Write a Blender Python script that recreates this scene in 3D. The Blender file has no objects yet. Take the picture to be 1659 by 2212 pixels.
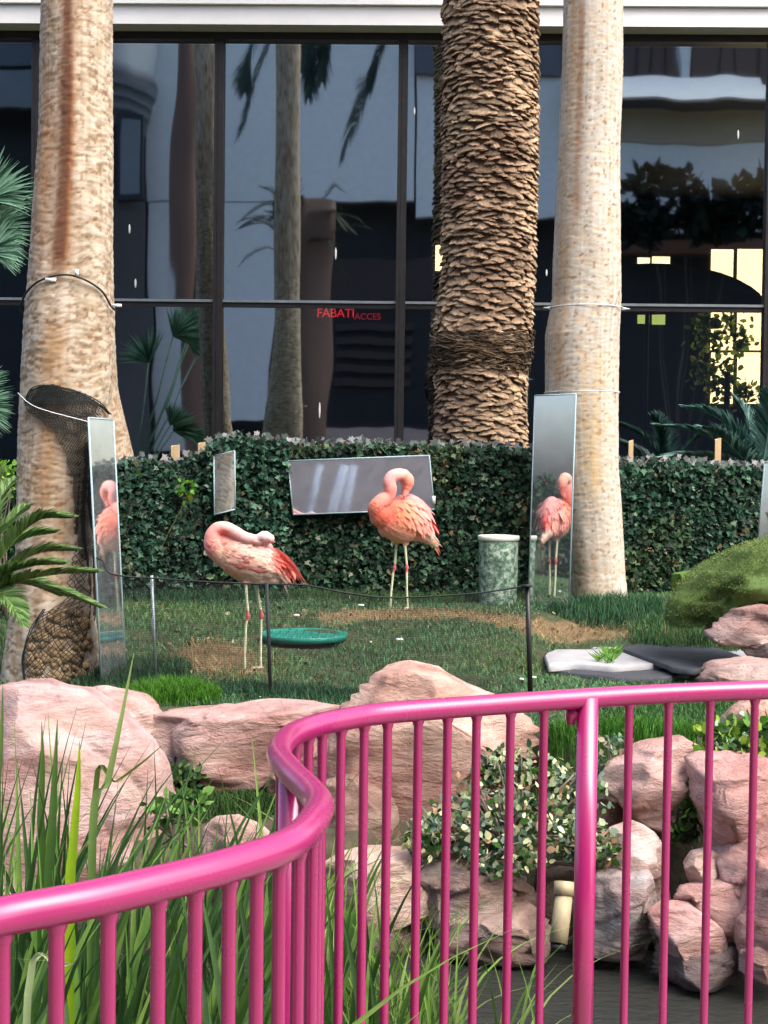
import bpy, math, random
import numpy as np
from mathutils import Vector, Matrix, noise
from mathutils.bvhtree import BVHTree
R = math.radians
rnd = random.Random(7)
rng = np.random.default_rng(7)
S = bpy.context.scene
C = S.collection

# ------------------------------------------------------------------ camera, world, sun, exposure
FP, CX, CY = 3000.0, 829.5, 1106.0            # focal length and centre for a 1659 x 2212 picture
CAM = Vector((0, 0, 1.6))
RM = Matrix.Rotation(R(88.0), 3, 'X') @ Matrix.Rotation(R(0.7), 3, 'Z')
cd = bpy.data.cameras.new('camera'); cam = bpy.data.objects.new('camera', cd); C.objects.link(cam)
cam.location = CAM; cam.rotation_euler = RM.to_euler()
cd.sensor_fit = 'VERTICAL'; cd.sensor_height = 24; cd.lens = 24 * FP / 2212
cd.clip_end = 500; cd.clip_start = 0.05
S.camera = cam
W = bpy.data.worlds.new('World'); S.world = W; W.use_nodes = True
SUN_EL, SUN_AZ = 54, 132                       # azimuth: clockwise from +Y
nt = W.node_tree; bg = nt.nodes['Background']
sk = nt.nodes.new('ShaderNodeTexSky'); sk.sky_type = 'NISHITA'; sk.sun_disc = False
sk.sun_elevation = R(SUN_EL); sk.sun_rotation = R(SUN_AZ); sk.dust_density = 5.0; sk.air_density = 0.8; sk.ozone_density = 1.0
nt.links.new(sk.outputs[0], bg.inputs[0]); bg.inputs[1].default_value = 0.15
ld = bpy.data.lights.new('sun', 'SUN'); ld.energy = 0.62; ld.angle = R(60); ld.color = (1, 0.97, 0.93)
sun = bpy.data.objects.new('sun', ld); C.objects.link(sun)
sd = Vector((math.sin(R(SUN_AZ)) * math.cos(R(SUN_EL)), math.cos(R(SUN_AZ)) * math.cos(R(SUN_EL)), math.sin(R(SUN_EL))))
sun.rotation_euler = sd.to_track_quat('Z', 'Y').to_euler()
S.view_settings.view_transform = 'Standard'; S.view_settings.look = 'None'; S.view_settings.gamma = 1
S.view_settings.exposure = 1.72
S.render.engine = 'CYCLES'; S.cycles.use_denoising = True
S.cycles.max_bounces = 6; S.cycles.transparent_max_bounces = 16; S.cycles.sample_clamp_indirect = 4; S.cycles.caustics_reflective = False

# ------------------------------------------------------------------ helpers: where a picture ray meets the place
def ray(u, v):
    d = RM @ Vector(((u - CX) / FP, (CY - v) / FP, -1.0)); return d
def aty(u, v, y):
    d = ray(u, v); return CAM + d * (y / d.y)
def atz(u, v, z):
    d = ray(u, v); return CAM + d * ((z - CAM.z) / d.z)
def sm(a, b, x):
    t = min(1, max(0, (x - a) / (b - a))); return t * t * (3 - 2 * t)
def nsm(a, b, x):
    t = np.clip((x - a) / (b - a), 0, 1); return t * t * (3 - 2 * t)
def terrain_np(x, y):
    r = nsm(0.5, 1.3, x)
    a = 7.6 + 1.1 * r; b = 9.8 + 0.2 * r
    lawn = 0.33 + 0.25 * nsm(a, b, y) + 0.012 * np.sin(x * 3.1 + 1) * np.sin(y * 2.3)
    mx, my = (x + 1.02) / 0.34, (y - 8.15) / 0.5
    lawn = lawn + 0.10 * np.exp(-(mx * mx + my * my))
    ys = 7.1 - 0.85 * nsm(0.45, 1.0, x)
    low = -0.02 + 0 * x
    k = nsm(ys - 0.30, ys, y)
    z = low * (1 - k) + lawn * k
    near = nsm(0.0, 0.9, x)                        # near bank: water comes closer on the right
    y0 = 4.5 - 1.0 * near
    pond = nsm(y0 - 0.5, y0 + 0.25, y) * (1 - nsm(5.5 + 0.5 * nsm(-0.2, 0.3, x), 5.9 + 0.5 * nsm(-0.2, 0.3, x), y))
    pond = pond * (1 - nsm(9, 12, np.abs(x)))
    z = z * (1 - pond) + (-0.95) * pond
    z = np.where(y < 4.5, np.minimum(z, -0.06 - 0.0 * x), z) 
    z = z * (1 - nsm(13.6, 14.3, y)) + 0.3 * nsm(13.6, 14.3, y)
    return z
def terr(x, y):
    return float(terrain_np(np.array([x]), np.array([y]))[0])
def ground(u, v):
    d = ray(u, v); d = d / d.y; y = 5.9
    while y < 14:
        p = CAM + d * y
        if p.z <= terr(p.x, p.y): return p
        y += 0.02
    return CAM + d * 10
def sc(p): return FP / p.y                      # picture pixels per metre at a point

# ------------------------------------------------------------------ object helpers
def tag(o, label=None, cat=None, group=None, kind=None):
    if label: o['label'] = label
    if cat: o['category'] = cat
    if group: o['group'] = group
    if kind: o['kind'] = kind
    return o
def thing(name, label, cat, loc=(0, 0, 0), group=None):
    o = bpy.data.objects.new(name, None); C.objects.link(o); o.location = loc
    o.empty_display_size = 0.1
    return tag(o, label, cat, group)
def srgb(r, g, b, k=1.0):
    f = lambda c: ((c / 255 + 0.055) / 1.055) ** 2.4 if c > 10 else c / 255 / 12.92
    return (f(r) * k, f(g) * k, f(b) * k)

class MB:
    def __init__(s): s.v = []; s.f = []; s.c = []; s.n = 0
    def add(s, v, f, c=(1, 1, 1)):
        o = s.n; s.v.extend(v); s.n += len(v)
        s.f.extend([tuple(i + o for i in q) for q in f])
        if len(c) == 3 and not hasattr(c[0], '__len__'): s.c.extend([c] * len(v))
        else: s.c.extend(c)
    def quad(s, a, b, c_, d, col=(1, 1, 1)): s.add([tuple(a), tuple(b), tuple(c_), tuple(d)], [(0, 1, 2, 3)], col)
    def box(s, lo, hi, col=(1, 1, 1), M=None):
        x0, y0, z0 = lo; x1, y1, z1 = hi
        v = [Vector(p) for p in ((x0,y0,z0),(x1,y0,z0),(x1,y1,z0),(x0,y1,z0),(x0,y0,z1),(x1,y0,z1),(x1,y1,z1),(x0,y1,z1))]
        if M: v = [M @ p for p in v]
        s.add([tuple(p) for p in v], [(0,3,2,1),(4,5,6,7),(0,1,5,4),(1,2,6,5),(2,3,7,6),(3,0,4,7)], col)
    def tube(s, pts, rad, n=8, col=(1, 1, 1), cap=True, flat=1.0, cols=None):
        pts = [Vector(p) for p in pts]; m = len(pts)
        if not hasattr(rad, '__len__'): rad = [rad] * m
        v = []; f = []; cc = []
        up = None
        for i, p in enumerate(pts):
            t = (pts[min(i + 1, m - 1)] - pts[max(i - 1, 0)]).normalized()
            if up is None:
                up = Vector((0, 0, 1)) if abs(t.z) < 0.9 else Vector((0, 1, 0))
            a = (up - t * up.dot(t)); a = a.normalized() if a.length > 1e-6 else Vector((1, 0, 0)); up = a
            b = t.cross(a)
            for k in range(n):
                th = 2 * math.pi * k / n
                v.append(tuple(p + a * math.cos(th) * rad[i] * flat + b * math.sin(th) * rad[i]))
                cc.append(cols[i] if cols else col)
        for i in range(m - 1):
            for k in range(n):
                q = i * n + k; w = i * n + (k + 1) % n
                f.append((q, w, w + n, q + n))
        if cap:
            f.append(tuple(range(n - 1, -1, -1))); f.append(tuple(range((m - 1) * n, m * n)))
        s.add(v, f, cc)
    def ell(s, c, r, col=(1, 1, 1), nu=14, nv=9, M=None):
        v = []; f = []
        for j in range(nv + 1):
            ph = math.pi * j / nv
            for i in range(nu):
                th = 2 * math.pi * i / nu
                p = Vector((r[0] * math.sin(ph) * math.cos(th), r[1] * math.sin(ph) * math.sin(th), r[2] * math.cos(ph)))
                if M: p = M @ p
                v.append((p.x + c[0], p.y + c[1], p.z + c[2]))
        for j in range(nv):
            for i in range(nu):
                a = j * nu + i; b = j * nu + (i + 1) % nu
                f.append((a, a + nu, b + nu, b))
        s.add(v, f, col)
    def lathe(s, prof, n=32, c=(0, 0, 0), col=(1, 1, 1), cols=None):
        v = []; f = []; cc = []; m = len(prof)
        for j, (r, z) in enumerate(prof):
            for i in range(n):
                th = 2 * math.pi * i / n
                v.append((c[0] + r * math.cos(th), c[1] + r * math.sin(th), c[2] + z)); cc.append(cols[j] if cols else col)
        for j in range(m - 1):
            for i in range(n):
                a = j * n + i; b = j * n + (i + 1) % n
                f.append((a, b, b + n, a + n))
        s.add(v, f, cc)
    def blade(s, base, tip, w, bend=(0, 0, 0), n=6, col=(1, 1, 1), col2=None, fold=0.25, side=None):
        base = Vector(base); tip = Vector(tip); bend = Vector(bend)
        d = (tip - base).normalized()
        if side is None:
            side = d.cross(Vector((0.1, -1, 0.2))); 
            if side.length < 0.05: side = Vector((1, 0, 0))
        side = Vector(side).normalized(); nr = side.cross(d).normalized()
        v = []; f = []; cc = []
        for i in range(n + 1):
            t = i / n
            p = base.lerp(tip, t) + bend * (4 * t * (1 - t)) 
            ww = w * 0.5 * (1 - t ** 3) * (0.65 + 0.5 * math.sin(math.pi * min(1, t + 0.15)))
            if i == n: ww = w * 0.02
            k = nr * (ww * fold)
            v += [tuple(p - side * ww + k), tuple(p - k), tuple(p + side * ww + k)]
            c0 = col if col2 is None else tuple(col[q] * (1 - t) + col2[q] * t for q in range(3))
            cc += [c0, c0, c0]
        for i in range(n):
            a = 3 * i; f += [(a, a + 1, a + 4, a + 3), (a + 1, a + 2, a + 5, a + 4)]
        s.add(v, f, cc)
    def mesh(s, name, smooth=True):
        me = bpy.data.meshes.new(name)
        me.from_pydata(s.v, [], s.f)
        if smooth: me.polygons.foreach_set('use_smooth', [True] * len(me.polygons))
        a = me.attributes.new('Col', 'FLOAT_COLOR', 'POINT')
        arr = np.ones((len(s.v), 4), np.float32); arr[:, :3] = np.array(s.c, np.float32).reshape(-1, 3)
        a.data.foreach_set('color', arr.ravel())
        me.update(); return me
    def build(s, name, mat, parent=None, smooth=True, kind=None, label=None):
        me = s.mesh(name, smooth); me.materials.append(mat)
        return link(name, me, parent, kind, label)
def link(name, me, parent=None, kind=None, label=None):
    o = bpy.data.objects.new(name, me); C.objects.link(o)
    if parent is not None:
        o.parent = parent; o.matrix_parent_inverse = Matrix.Translation(parent.location).inverted()
    if kind: o['kind'] = kind
    if label: o['label'] = label
    return o
def np_mesh(name, verts, loops_per, col, mat, parent=None, smooth=False, kind=None):
    """verts (N,3); faces all of loops_per corners over consecutive index array"""
    idx, k = loops_per
    me = bpy.data.meshes.new(name)
    me.vertices.add(len(verts)); me.vertices.foreach_set('co', verts.astype(np.float32).ravel())
    nf = len(idx) // k
    me.loops.add(len(idx)); me.loops.foreach_set('vertex_index', idx.astype(np.int32))
    me.polygons.add(nf); me.polygons.foreach_set('loop_start', np.arange(nf, dtype=np.int32) * k)
    me.update(calc_edges=True); me.validate()
    if smooth: me.polygons.foreach_set('use_smooth', [True] * nf)
    a = me.attributes.new('Col', 'FLOAT_COLOR', 'POINT')
    arr = np.ones((len(verts), 4), np.float32); arr[:, :3] = col; a.data.foreach_set('color', arr.ravel())
    me.materials.append(mat)
    return link(name, me, parent, kind)
def catmull(pts, per=8):
    pts = [Vector(p) for p in pts]; out = []
    P = [pts[0] * 2 - pts[1]] + pts + [pts[-1] * 2 - pts[-2]]
    for i in range(1, len(P) - 2):
        for k in range(per):
            t = k / per; a, b, c_, d = P[i - 1], P[i], P[i + 1], P[i + 2]
            out.append(0.5 * ((2 * b) + (c_ - a) * t + (2 * a - 5 * b + 4 * c_ - d) * t * t + (3 * b - a - 3 * c_ + d) * t ** 3))
    out.append(pts[-1]); return out

# ------------------------------------------------------------------ materials
def nodes(name):
    m = bpy.data.materials.new(name); m.use_nodes = True
    t = m.node_tree; b = t.nodes['Principled BSDF']; return m, t, b
def mk(t, ty, **k):
    n = t.nodes.new(ty)
    for a, v in k.items(): setattr(n, a, v)
    return n
def mapped(t, scale=(1, 1, 1), gen='Object'):
    tc = mk(t, 'ShaderNodeTexCoord'); mp = mk(t, 'ShaderNodeMapping'); mp.inputs['Scale'].default_value = scale
    t.links.new(tc.outputs[gen], mp.inputs[0]); return mp.outputs[0]
def noise_n(t, vec, scale, detail=6, rough=0.6, dist=0.0):
    n = mk(t, 'ShaderNodeTexNoise'); n.inputs['Scale'].default_value = scale; n.inputs['Detail'].default_value = detail
    n.inputs['Roughness'].default_value = rough; n.inputs['Distortion'].default_value = dist
    t.links.new(vec, n.inputs['Vector']); return n.outputs[0]
def ramp(t, fac, stops):
    r = mk(t, 'ShaderNodeValToRGB'); e = r.color_ramp.elements
    while len(e) < len(stops): e.new(0.5)
    for i, (p, c) in enumerate(stops):
        e[i].position = p; e[i].color = (c[0], c[1], c[2], 1) if hasattr(c, '__len__') else (c, c, c, 1)
    t.links.new(fac, r.inputs[0]); return r.outputs[0]
def mul(t, a, b, fac=1.0, mode='MULTIPLY'):
    m = mk(t, 'ShaderNodeMixRGB', blend_type=mode); m.inputs[0].default_value = fac
    t.links.new(a, m.inputs[1]); t.links.new(b, m.inputs[2]); return m.outputs[0]
def bump(t, b, h, strength=0.3, dist=0.01):
    n = mk(t, 'ShaderNodeBump'); n.inputs['Strength'].default_value = strength; n.inputs['Distance'].default_value = dist
    t.links.new(h, n.inputs['Height']); t.links.new(n.outputs[0], b.inputs['Normal']); return n
def simple(name, col, rough=0.6, var=0.25, vs=12, metal=0.0, bmp=0.15, coat=0.0, scale=(1, 1, 1), spec=0.5, bd=0.004):
    m, t, b = nodes(name)
    v = mapped(t, scale); n = noise_n(t, v, vs, 8, 0.65)
    c = ramp(t, n, [(0.3, tuple(x * (1 - var) for x in col)), (0.7, tuple(min(1, x * (1 + var)) for x in col))])
    t.links.new(c, b.inputs['Base Color']); b.inputs['Roughness'].default_value = rough; b.inputs['Metallic'].default_value = metal
    b.inputs['Coat Weight'].default_value = coat; b.inputs['Specular IOR Level'].default_value = spec
    if bmp: bump(t, b, noise_n(t, v, vs * 5, 6), bmp, bd)
    return m
def attr_mat(name, rough=0.6, var=0.2, vs=20, trans=0.0, bmp=0.0, spec=0.4, sheen=0.0, coat=0.0, bd=0.003):
    m, t, b = nodes(name)
    at = mk(t, 'ShaderNodeAttribute', attribute_name='Col')
    v = mapped(t); n = noise_n(t, v, vs, 6)
    c = mul(t, at.outputs[0], ramp(t, n, [(0.3, 1 - var), (0.7, 1 + var)]))
    t.links.new(c, b.inputs['Base Color']); b.inputs['Roughness'].default_value = rough
    b.inputs['Specular IOR Level'].default_value = spec; b.inputs['Sheen Weight'].default_value = sheen; b.inputs['Coat Weight'].default_value = coat
    if bmp: bump(t, b, noise_n(t, v, vs * 4, 6), bmp, bd)
    if trans:
        o = t.nodes['Material Output']; tr = mk(t, 'ShaderNodeBsdfTranslucent'); mx = mk(t, 'ShaderNodeMixShader'); mx.inputs[0].default_value = trans
        t.links.new(c, tr.inputs[0]); t.links.new(b.outputs[0], mx.inputs[1]); t.links.new(tr.outputs[0], mx.inputs[2]); t.links.new(mx.outputs[0], o.inputs[0])
    return m
M_leaf = attr_mat('leaf_green', 0.55, 0.2, 25, trans=0.25, spec=0.22)
M_blade = attr_mat('strap_leaf_green', 0.4, 0.18, 14, trans=0.3, spec=0.5)
M_grass = attr_mat('lawn_grass', 0.6, 0.25, 3, trans=0.2, spec=0.25)
M_soil = attr_mat('soil', 0.95, 0.35, 9, bmp=0.6, spec=0.2, bd=0.02)
M_feather = attr_mat('feather', 0.75, 0.10, 40, trans=0.12, spec=0.25, sheen=0.15)
M_body = attr_mat('plumage', 0.8, 0.10, 60, bmp=0.25, spec=0.2, sheen=0.2)
M_bark = attr_mat('palm_bark', 0.85, 0.10, 35, bmp=0.3, spec=0.25, bd=0.006)
M_plain = attr_mat('painted_surface', 0.6, 0.06, 5, spec=0.4)
M_turf = attr_mat('artificial_turf', 0.8, 0.25, 12, bmp=0.4, spec=0.2)
M_wood = simple('stake_wood', srgb(190, 165, 125), 0.8, 0.2, 20, scale=(1, 1, 0.2))
M_net = simple('black_net', (0.006, 0.012, 0.012), 0.7, 0.2, 20, bmp=0)
M_white = simple('white_cladding', (0.82, 0.82, 0.80), 0.5, 0.05, 3, bmp=0.15)
M_frame = simple('bronze_frame', (0.026, 0.024, 0.025), 0.4, 0.25, 14, metal=0.4, bmp=0.05)
M_sill = simple('pale_metal', (0.28, 0.32, 0.34), 0.35, 0.15, 10, metal=0.6, bmp=0.0)
M_pipe = simple('old_pipe', srgb(180, 165, 130, .75), 0.6, 0.3, 12, scale=(1, 1, 0.5))
M_liner = simple('pond_liner', (0.040, 0.045, 0.055), 0.7, 0.3, 9, bmp=0.5, bd=0.008)
M_slab = simple('pale_slab', (0.36, 0.36, 0.37), 0.7, 0.2, 8, bmp=0.4)
M_dark = simple('interior_dark', (0.03, 0.026, 0.026), 0.7, 0.4, 2, bmp=0)
M_white_tag = simple('white_plastic', (0.75, 0.78, 0.76), 0.5, 0.1, 30, bmp=0)
M_pan = simple('teal_plastic', (0.012, 0.20, 0.15), 0.4, 0.2, 10, bmp=0.1)
M_streak = simple('streak_white', (0.6, 0.62, 0.6), 0.8, 0.15, 40, bmp=0)

def rail_mat():
    m, t, b = nodes('pink_paint')
    v = mapped(t); n = noise_n(t, v, 6, 6); n2 = noise_n(t, v, 60, 4)
    c = ramp(t, n, [(0.3, (0.35, 0.013, 0.122)), (0.7, (0.39, 0.018, 0.142))])
    c = mul(t, c, ramp(t, noise_n(t, v, 130, 3), [(0.13, 0.5), (0.16, 1.0)]))
    t.links.new(c, b.inputs['Base Color']); b.inputs['Roughness'].default_value = 0.3
    r = ramp(t, n, [(0.3, 0.34), (0.7, 0.24)]); t.links.new(r, b.inputs['Roughness'])
    b.inputs['Coat Weight'].default_value = 0.7; b.inputs['Coat Roughness'].default_value = 0.24; b.inputs['Coat IOR'].default_value = 1.6
    bump(t, b, noise_n(t, v, 16, 3, 0.5), 0.08, 0.003); return m
M_rail = rail_mat()

def rock_mat():
    m, t, b = nodes('pink_sandstone')
    v = mapped(t, (1, 1, 2.4)); n = noise_n(t, v, 2.2, 10, 0.62, 0.8); n2 = noise_n(t, v, 14, 8, 0.7, 0.3)
    w = mk(t, 'ShaderNodeTexWave', wave_type='BANDS', bands_direction='Z'); w.inputs['Scale'].default_value = 1.6; w.inputs['Distortion'].default_value = 9; w.inputs['Detail'].default_value = 4; w.inputs['Detail Scale'].default_value = 1.4
    t.links.new(v, w.inputs['Vector'])
    c = ramp(t, n, [(0.28, (0.28, 0.15, 0.13)), (0.42, (0.43, 0.28, 0.25)), (0.55, (0.52, 0.39, 0.36)), (0.72, (0.64, 0.55, 0.51))])
    c = mul(t, c, ramp(t, w.outputs[0], [(0.0, 0.9), (0.35, 1.0), (1.0, 1.04)]))
    st = noise_n(t, v, 4.5, 7, 0.7, 1.0); c = mul(t, c, ramp(t, st, [(0.33, 0.62), (0.42, 1.0)]), 0.7)
    c = mul(t, c, ramp(t, n2, [(0.32, 0.68), (0.48, 1.0), (0.75, 1.12)]))
    n3 = noise_n(t, v, 1.1, 5, 0.5, 0.5)
    wh = mk(t, 'ShaderNodeMixRGB'); t.links.new(ramp(t, n3, [(0.56, 0.0), (0.68, 0.55)]), wh.inputs[0]); t.links.new(c, wh.inputs[1]); wh.inputs[2].default_value = (0.55, 0.45, 0.36, 1)
    oi = mk(t, 'ShaderNodeObjectInfo'); c = mul(t, wh.outputs[0], oi.outputs['Color'])
    # wet, dark foot where the stone stands in water
    g = mk(t, 'ShaderNodeNewGeometry'); sx = mk(t, 'ShaderNodeSeparateXYZ'); t.links.new(g.outputs['Position'], sx.inputs[0])
    mr = mk(t, 'ShaderNodeMapRange'); mr.inputs[1].default_value = -0.42; mr.inputs[2].default_value = -0.33; mr.inputs[3].default_value = 0.3; mr.inputs[4].default_value = 1.0
    t.links.new(sx.outputs[2], mr.inputs[0])
    c = mul(t, c, ramp(t, mr.outputs[0], [(0.0, 0.0), (1.0, 1.0)]))
    t.links.new(c, b.inputs['Base Color']); b.inputs['Roughness'].default_value = 0.85; b.inputs['Specular IOR Level'].default_value = 0.3
    vo = mk(t, 'ShaderNodeTexVoronoi', feature='DISTANCE_TO_EDGE'); vo.inputs['Scale'].default_value = 3.5; t.links.new(v, vo.inputs['Vector'])
    h = mul(t, n2, ramp(t, w.outputs[0], [(0.0, 0.75), (0.4, 1.0)]))
    h = mul(t, h, ramp(t, noise_n(t, v, 5, 8, 0.7, 1.2), [(0.3, 0.4), (0.6, 1.0)]))
    bump(t, b, h, 0.8, 0.045); return m
M_rock = rock_mat()

def water_mat():
    m, t, b = nodes('pond_water')
    b.inputs['Base Color'].default_value = (0.03, 0.032, 0.028, 1); b.inputs['Roughness'].default_value = 0.04; b.inputs['IOR'].default_value = 1.33
    b.inputs['Specular IOR Level'].default_value = 0.6
    v = mapped(t, (1.0, 2.2, 1)); bump(t, b, noise_n(t, v, 9, 5, 0.6, 0.6), 0.55, 0.03); return m
M_water = water_mat()

def glass_mat():
    m, t, b = nodes('tinted_glass')
    t.nodes.remove(b); o = t.nodes['Material Output']
    gl = mk(t, 'ShaderNodeBsdfGlossy'); gl.inputs['Color'].default_value = (0.80, 0.91, 0.95, 1); gl.inputs['Roughness'].default_value = 0.022
    tr = mk(t, 'ShaderNodeBsdfTransparent'); tr.inputs['Color'].default_value = (0.44, 0.42, 0.38, 1)
    fr = mk(t, 'ShaderNodeFresnel'); fr.inputs['IOR'].default_value = 4.9
    mx = mk(t, 'ShaderNodeMixShader'); t.links.new(fr.outputs[0], mx.inputs[0]); t.links.new(tr.outputs[0], mx.inputs[1]); t.links.new(gl.outputs[0], mx.inputs[2])
    t.links.new(mx.outputs[0], o.inputs[0])
    v = mapped(t, (1.2, 1, 0.35)); bp = mk(t, 'ShaderNodeBump'); bp.inputs['Strength'].default_value = 0.5; bp.inputs['Distance'].default_value = 0.012
    t.links.new(noise_n(t, v, 0.9, 2, 0.4), bp.inputs['Height']); t.links.new(bp.outputs[0], gl.inputs['Normal'])
    return m
M_glass = glass_mat()

def mirror_mat():
    m, t, b = nodes('acrylic_mirror')
    v = mapped(t); n = noise_n(t, v, 8, 8, 0.7); n2 = noise_n(t, v, 2.0, 2)
    c = ramp(t, n, [(0.3, (0.68, 0.72, 0.74)), (0.7, (0.84, 0.87, 0.88))]); t.links.new(c, b.inputs['Base Color'])
    b.inputs['Metallic'].default_value = 1.0
    t.links.new(ramp(t, n, [(0.3, 0.05), (0.7, 0.01)]), b.inputs['Roughness'])
    bump(t, b, n2, 0.1, 0.003)
    o = t.nodes['Material Output']; d = mk(t, 'ShaderNodeBsdfDiffuse'); d.inputs[0].default_value = (0.45, 0.50, 0.52, 1); mx = mk(t, 'ShaderNodeMixShader')
    t.links.new(ramp(t, n, [(0.35, 0.06), (0.75, 0.2)]), mx.inputs[0]); t.links.new(b.outputs[0], mx.inputs[1]); t.links.new(d.outputs[0], mx.inputs[2]); t.links.new(mx.outputs[0], o.inputs[0])
    return m
M_mirror = mirror_mat()

def boot_mat():
    m, t, b = nodes('leaf_base_bark')
    v = mapped(t); oi = mk(t, 'ShaderNodeObjectInfo')
    at = mk(t, 'ShaderNodeAttribute', attribute_name='Col')
    g = mk(t, 'ShaderNodeNewGeometry'); n0 = noise_n(t, g.outputs['Position'], 1.7, 4, 0.6)
    c = ramp(t, n0, [(0.3, (0.17, 0.105, 0.07)), (0.5, (0.34, 0.235, 0.155)), (0.7, (0.42, 0.295, 0.185))])
    c = mul(t, c, ramp(t, oi.outputs['Random'], [(0.0, 0.62), (0.5, 1.0), (1.0, 1.5)]))
    c = mul(t, c, at.outputs[0])
    n1 = noise_n(t, g.outputs['Position'], 45, 6, 0.7)
    c = mul(t, c, ramp(t, n1, [(0.3, 0.6), (0.7, 1.25)]))
    t.links.new(c, b.inputs['Base Color']); b.inputs['Roughness'].default_value = 0.9; b.inputs['Specular IOR Level'].default_value = 0.2
    bump(t, b, n1, 0.6, 0.008); return m
M_boot = boot_mat()

def emit(name, col, s):
    m, t, b = nodes(name); b.inputs['Base Color'].default_value = (*col, 1); b.inputs['Emission Color'].default_value = (*col, 1); b.inputs['Emission Strength'].default_value = s
    n = noise_n(t, mapped(t), 0.9, 3); c = ramp(t, n, [(0.3, tuple(x * 0.82 for x in col)), (0.7, col)]); t.links.new(c, b.inputs['Emission Color']); return m

# ================================================================== GROUND, WATER, WALKWAY
def make_ground():
    xs = np.concatenate([[-200, -80, -40, -20, -12, -8], np.arange(-6, 6.01, 0.06), [8, 12, 20, 40, 80, 200]])
    ys = np.concatenate([[-200, -80, -40, -20, -10, -4, 0, 1], np.arange(1.5, 14.6, 0.06), [16, 20, 30, 60, 120, 300]])
    X, Y = np.meshgrid(xs, ys); Z = terrain_np(X, Y)
    Z = np.where(Y < 1.2, -0.06, Z)
    nz = 0.02 * np.sin(X * 7.3 + np.sin(Y * 5)) * np.sin(Y * 9.1 + X * 2); Z = Z + nz * (np.abs(X) < 7) * (Y > 2) * (Y < 13)
    V = np.stack([X, Y, Z], -1).reshape(-1, 3)
    ny, nx = X.shape; i = np.arange(ny - 1)[:, None] * nx + np.arange(nx - 1)[None, :]
    F = np.stack([i, i + 1, i + nx + 1, i + nx], -1).reshape(-1)
    x, y, z = V[:, 0], V[:, 1], V[:, 2]
    col = np.tile(np.array([[0.05, 0.06, 0.03]]), (len(V), 1))
    col[z < 0.1] = (0.07, 0.06, 0.04); col[z < -0.3] = (0.02, 0.02, 0.016)
    col[straw_np(x, y) > 0.35] = srgb(118, 100, 74)
    return np_mesh('ground', V, (F, 4), col, M_soil, smooth=True, kind='structure')
def straw_np(x, y):
    a = np.exp(-(((x + 1.02) / 0.36) ** 2 + ((y - 8.15) / 0.42) ** 2) * 1.2)
    cy = 9.42 + 0.05 * np.sin(x * 4)
    b = np.exp(-(((x - 0.62) / 1.15) ** 4) - ((y - cy) / 0.17) ** 2)
    c = 0.9 * np.exp(-(((x - 2.0) / 0.28) ** 2 + ((y - 9.55) / 0.25) ** 2))
    w = 0.16 * np.sin(x * 23 + 3 * np.sin(y * 17)) * np.sin(y * 31 + 2 * np.sin(x * 11))
    return np.maximum(np.maximum(a, b), c) + w * (np.maximum(np.maximum(a, b), c) > .15)
make_ground()
wb = MB(); wb.quad((-12, 2.6, -0.43), (12, 2.6, -0.43), (12, 6.9, -0.43), (-12, 6.9, -0.43)); wb.build('pond_water', M_water, kind='structure')

# rail path (picture positions of the handrail's centre line, all at hand height)
ZR = 1.07
RAILPX = [(-260, 2040), (-120, 2012), (0, 1981), (200, 1942), (400, 1895), (500, 1868), (600, 1835), (655, 1800), (690, 1745), (668, 1708), (628, 1668), (603, 1628), (625, 1592), (680, 1568), (750, 1553), (830, 1541), (1030, 1525), (1255, 1509), (1430, 1499), (1659, 1490), (1860, 1483)]
path = catmull([atz(u, v, ZR) for u, v in RAILPX], 8)
# walkway slab on the camera's side of the rail
wk = MB(); edge = [Vector((p.x, p.y + 0.07, 0)) for p in path[::3]]
edge = [Vector((-9, 0.9, 0))] + edge + [Vector((9, edge[-1].y + 0.9, 0))]
top = [(p.x, p.y, 0.0) for p in edge] + [(9, -9.9, 0), (-9, -9.9, 0)]; n = len(top)
wk.add(top + [(x, y, -1.0) for x, y, _ in top], [tuple(range(n - 1, -1, -1))] + [(i, (i + 1) % n, (i + 1) % n + n, i + n) for i in range(n)])
wk.build('walkway', simple('walkway_concrete', (0.30, 0.24, 0.21), 0.85, 0.15, 4, bmp=0.3), smooth=False, kind='structure')

# ================================================================== LAWN GRASS
def blades_np(x, y, z, h, w, lean, col, name, mat, kind='stuff', seg=True, parent=None):
    n = len(x); a = rng.uniform(0, 2 * np.pi, n); la = rng.uniform(0, 2 * np.pi, n)
    dx, dy = np.cos(a) * w / 2, np.sin(a) * w / 2
    lx, ly = np.cos(la) * lean * h, np.sin(la) * lean * h
    B = np.stack([x, y, z], -1)
    v0 = B + np.stack([-dx, -dy, 0 * x], -1); v1 = B + np.stack([dx, dy, 0 * x], -1)
    mid = B + np.stack([lx * 0.35, ly * 0.35, h * 0.6], -1)
    v2 = mid + np.stack([dx, dy, 0 * x], -1) * 0.75; v3 = mid - np.stack([dx, dy, 0 * x], -1) * 0.75
    v4 = B + np.stack([lx, ly, h * np.clip(1 - lean * 0.35, 0.2, 1)], -1)
    V = np.stack([v0, v1, v2, v3, v4], 1).reshape(-1, 3)
    o = np.arange(n)[:, None] * 5
    F = np.concatenate([o + 0, o + 1, o + 2, o + 0, o + 2, o + 3, o + 3, o + 2, o + 4], 1).reshape(-1)
    cc = np.repeat(col, 5, 0)
    return np_mesh(name, V, (F, 3), cc, mat, kind=kind, parent=parent)
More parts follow.
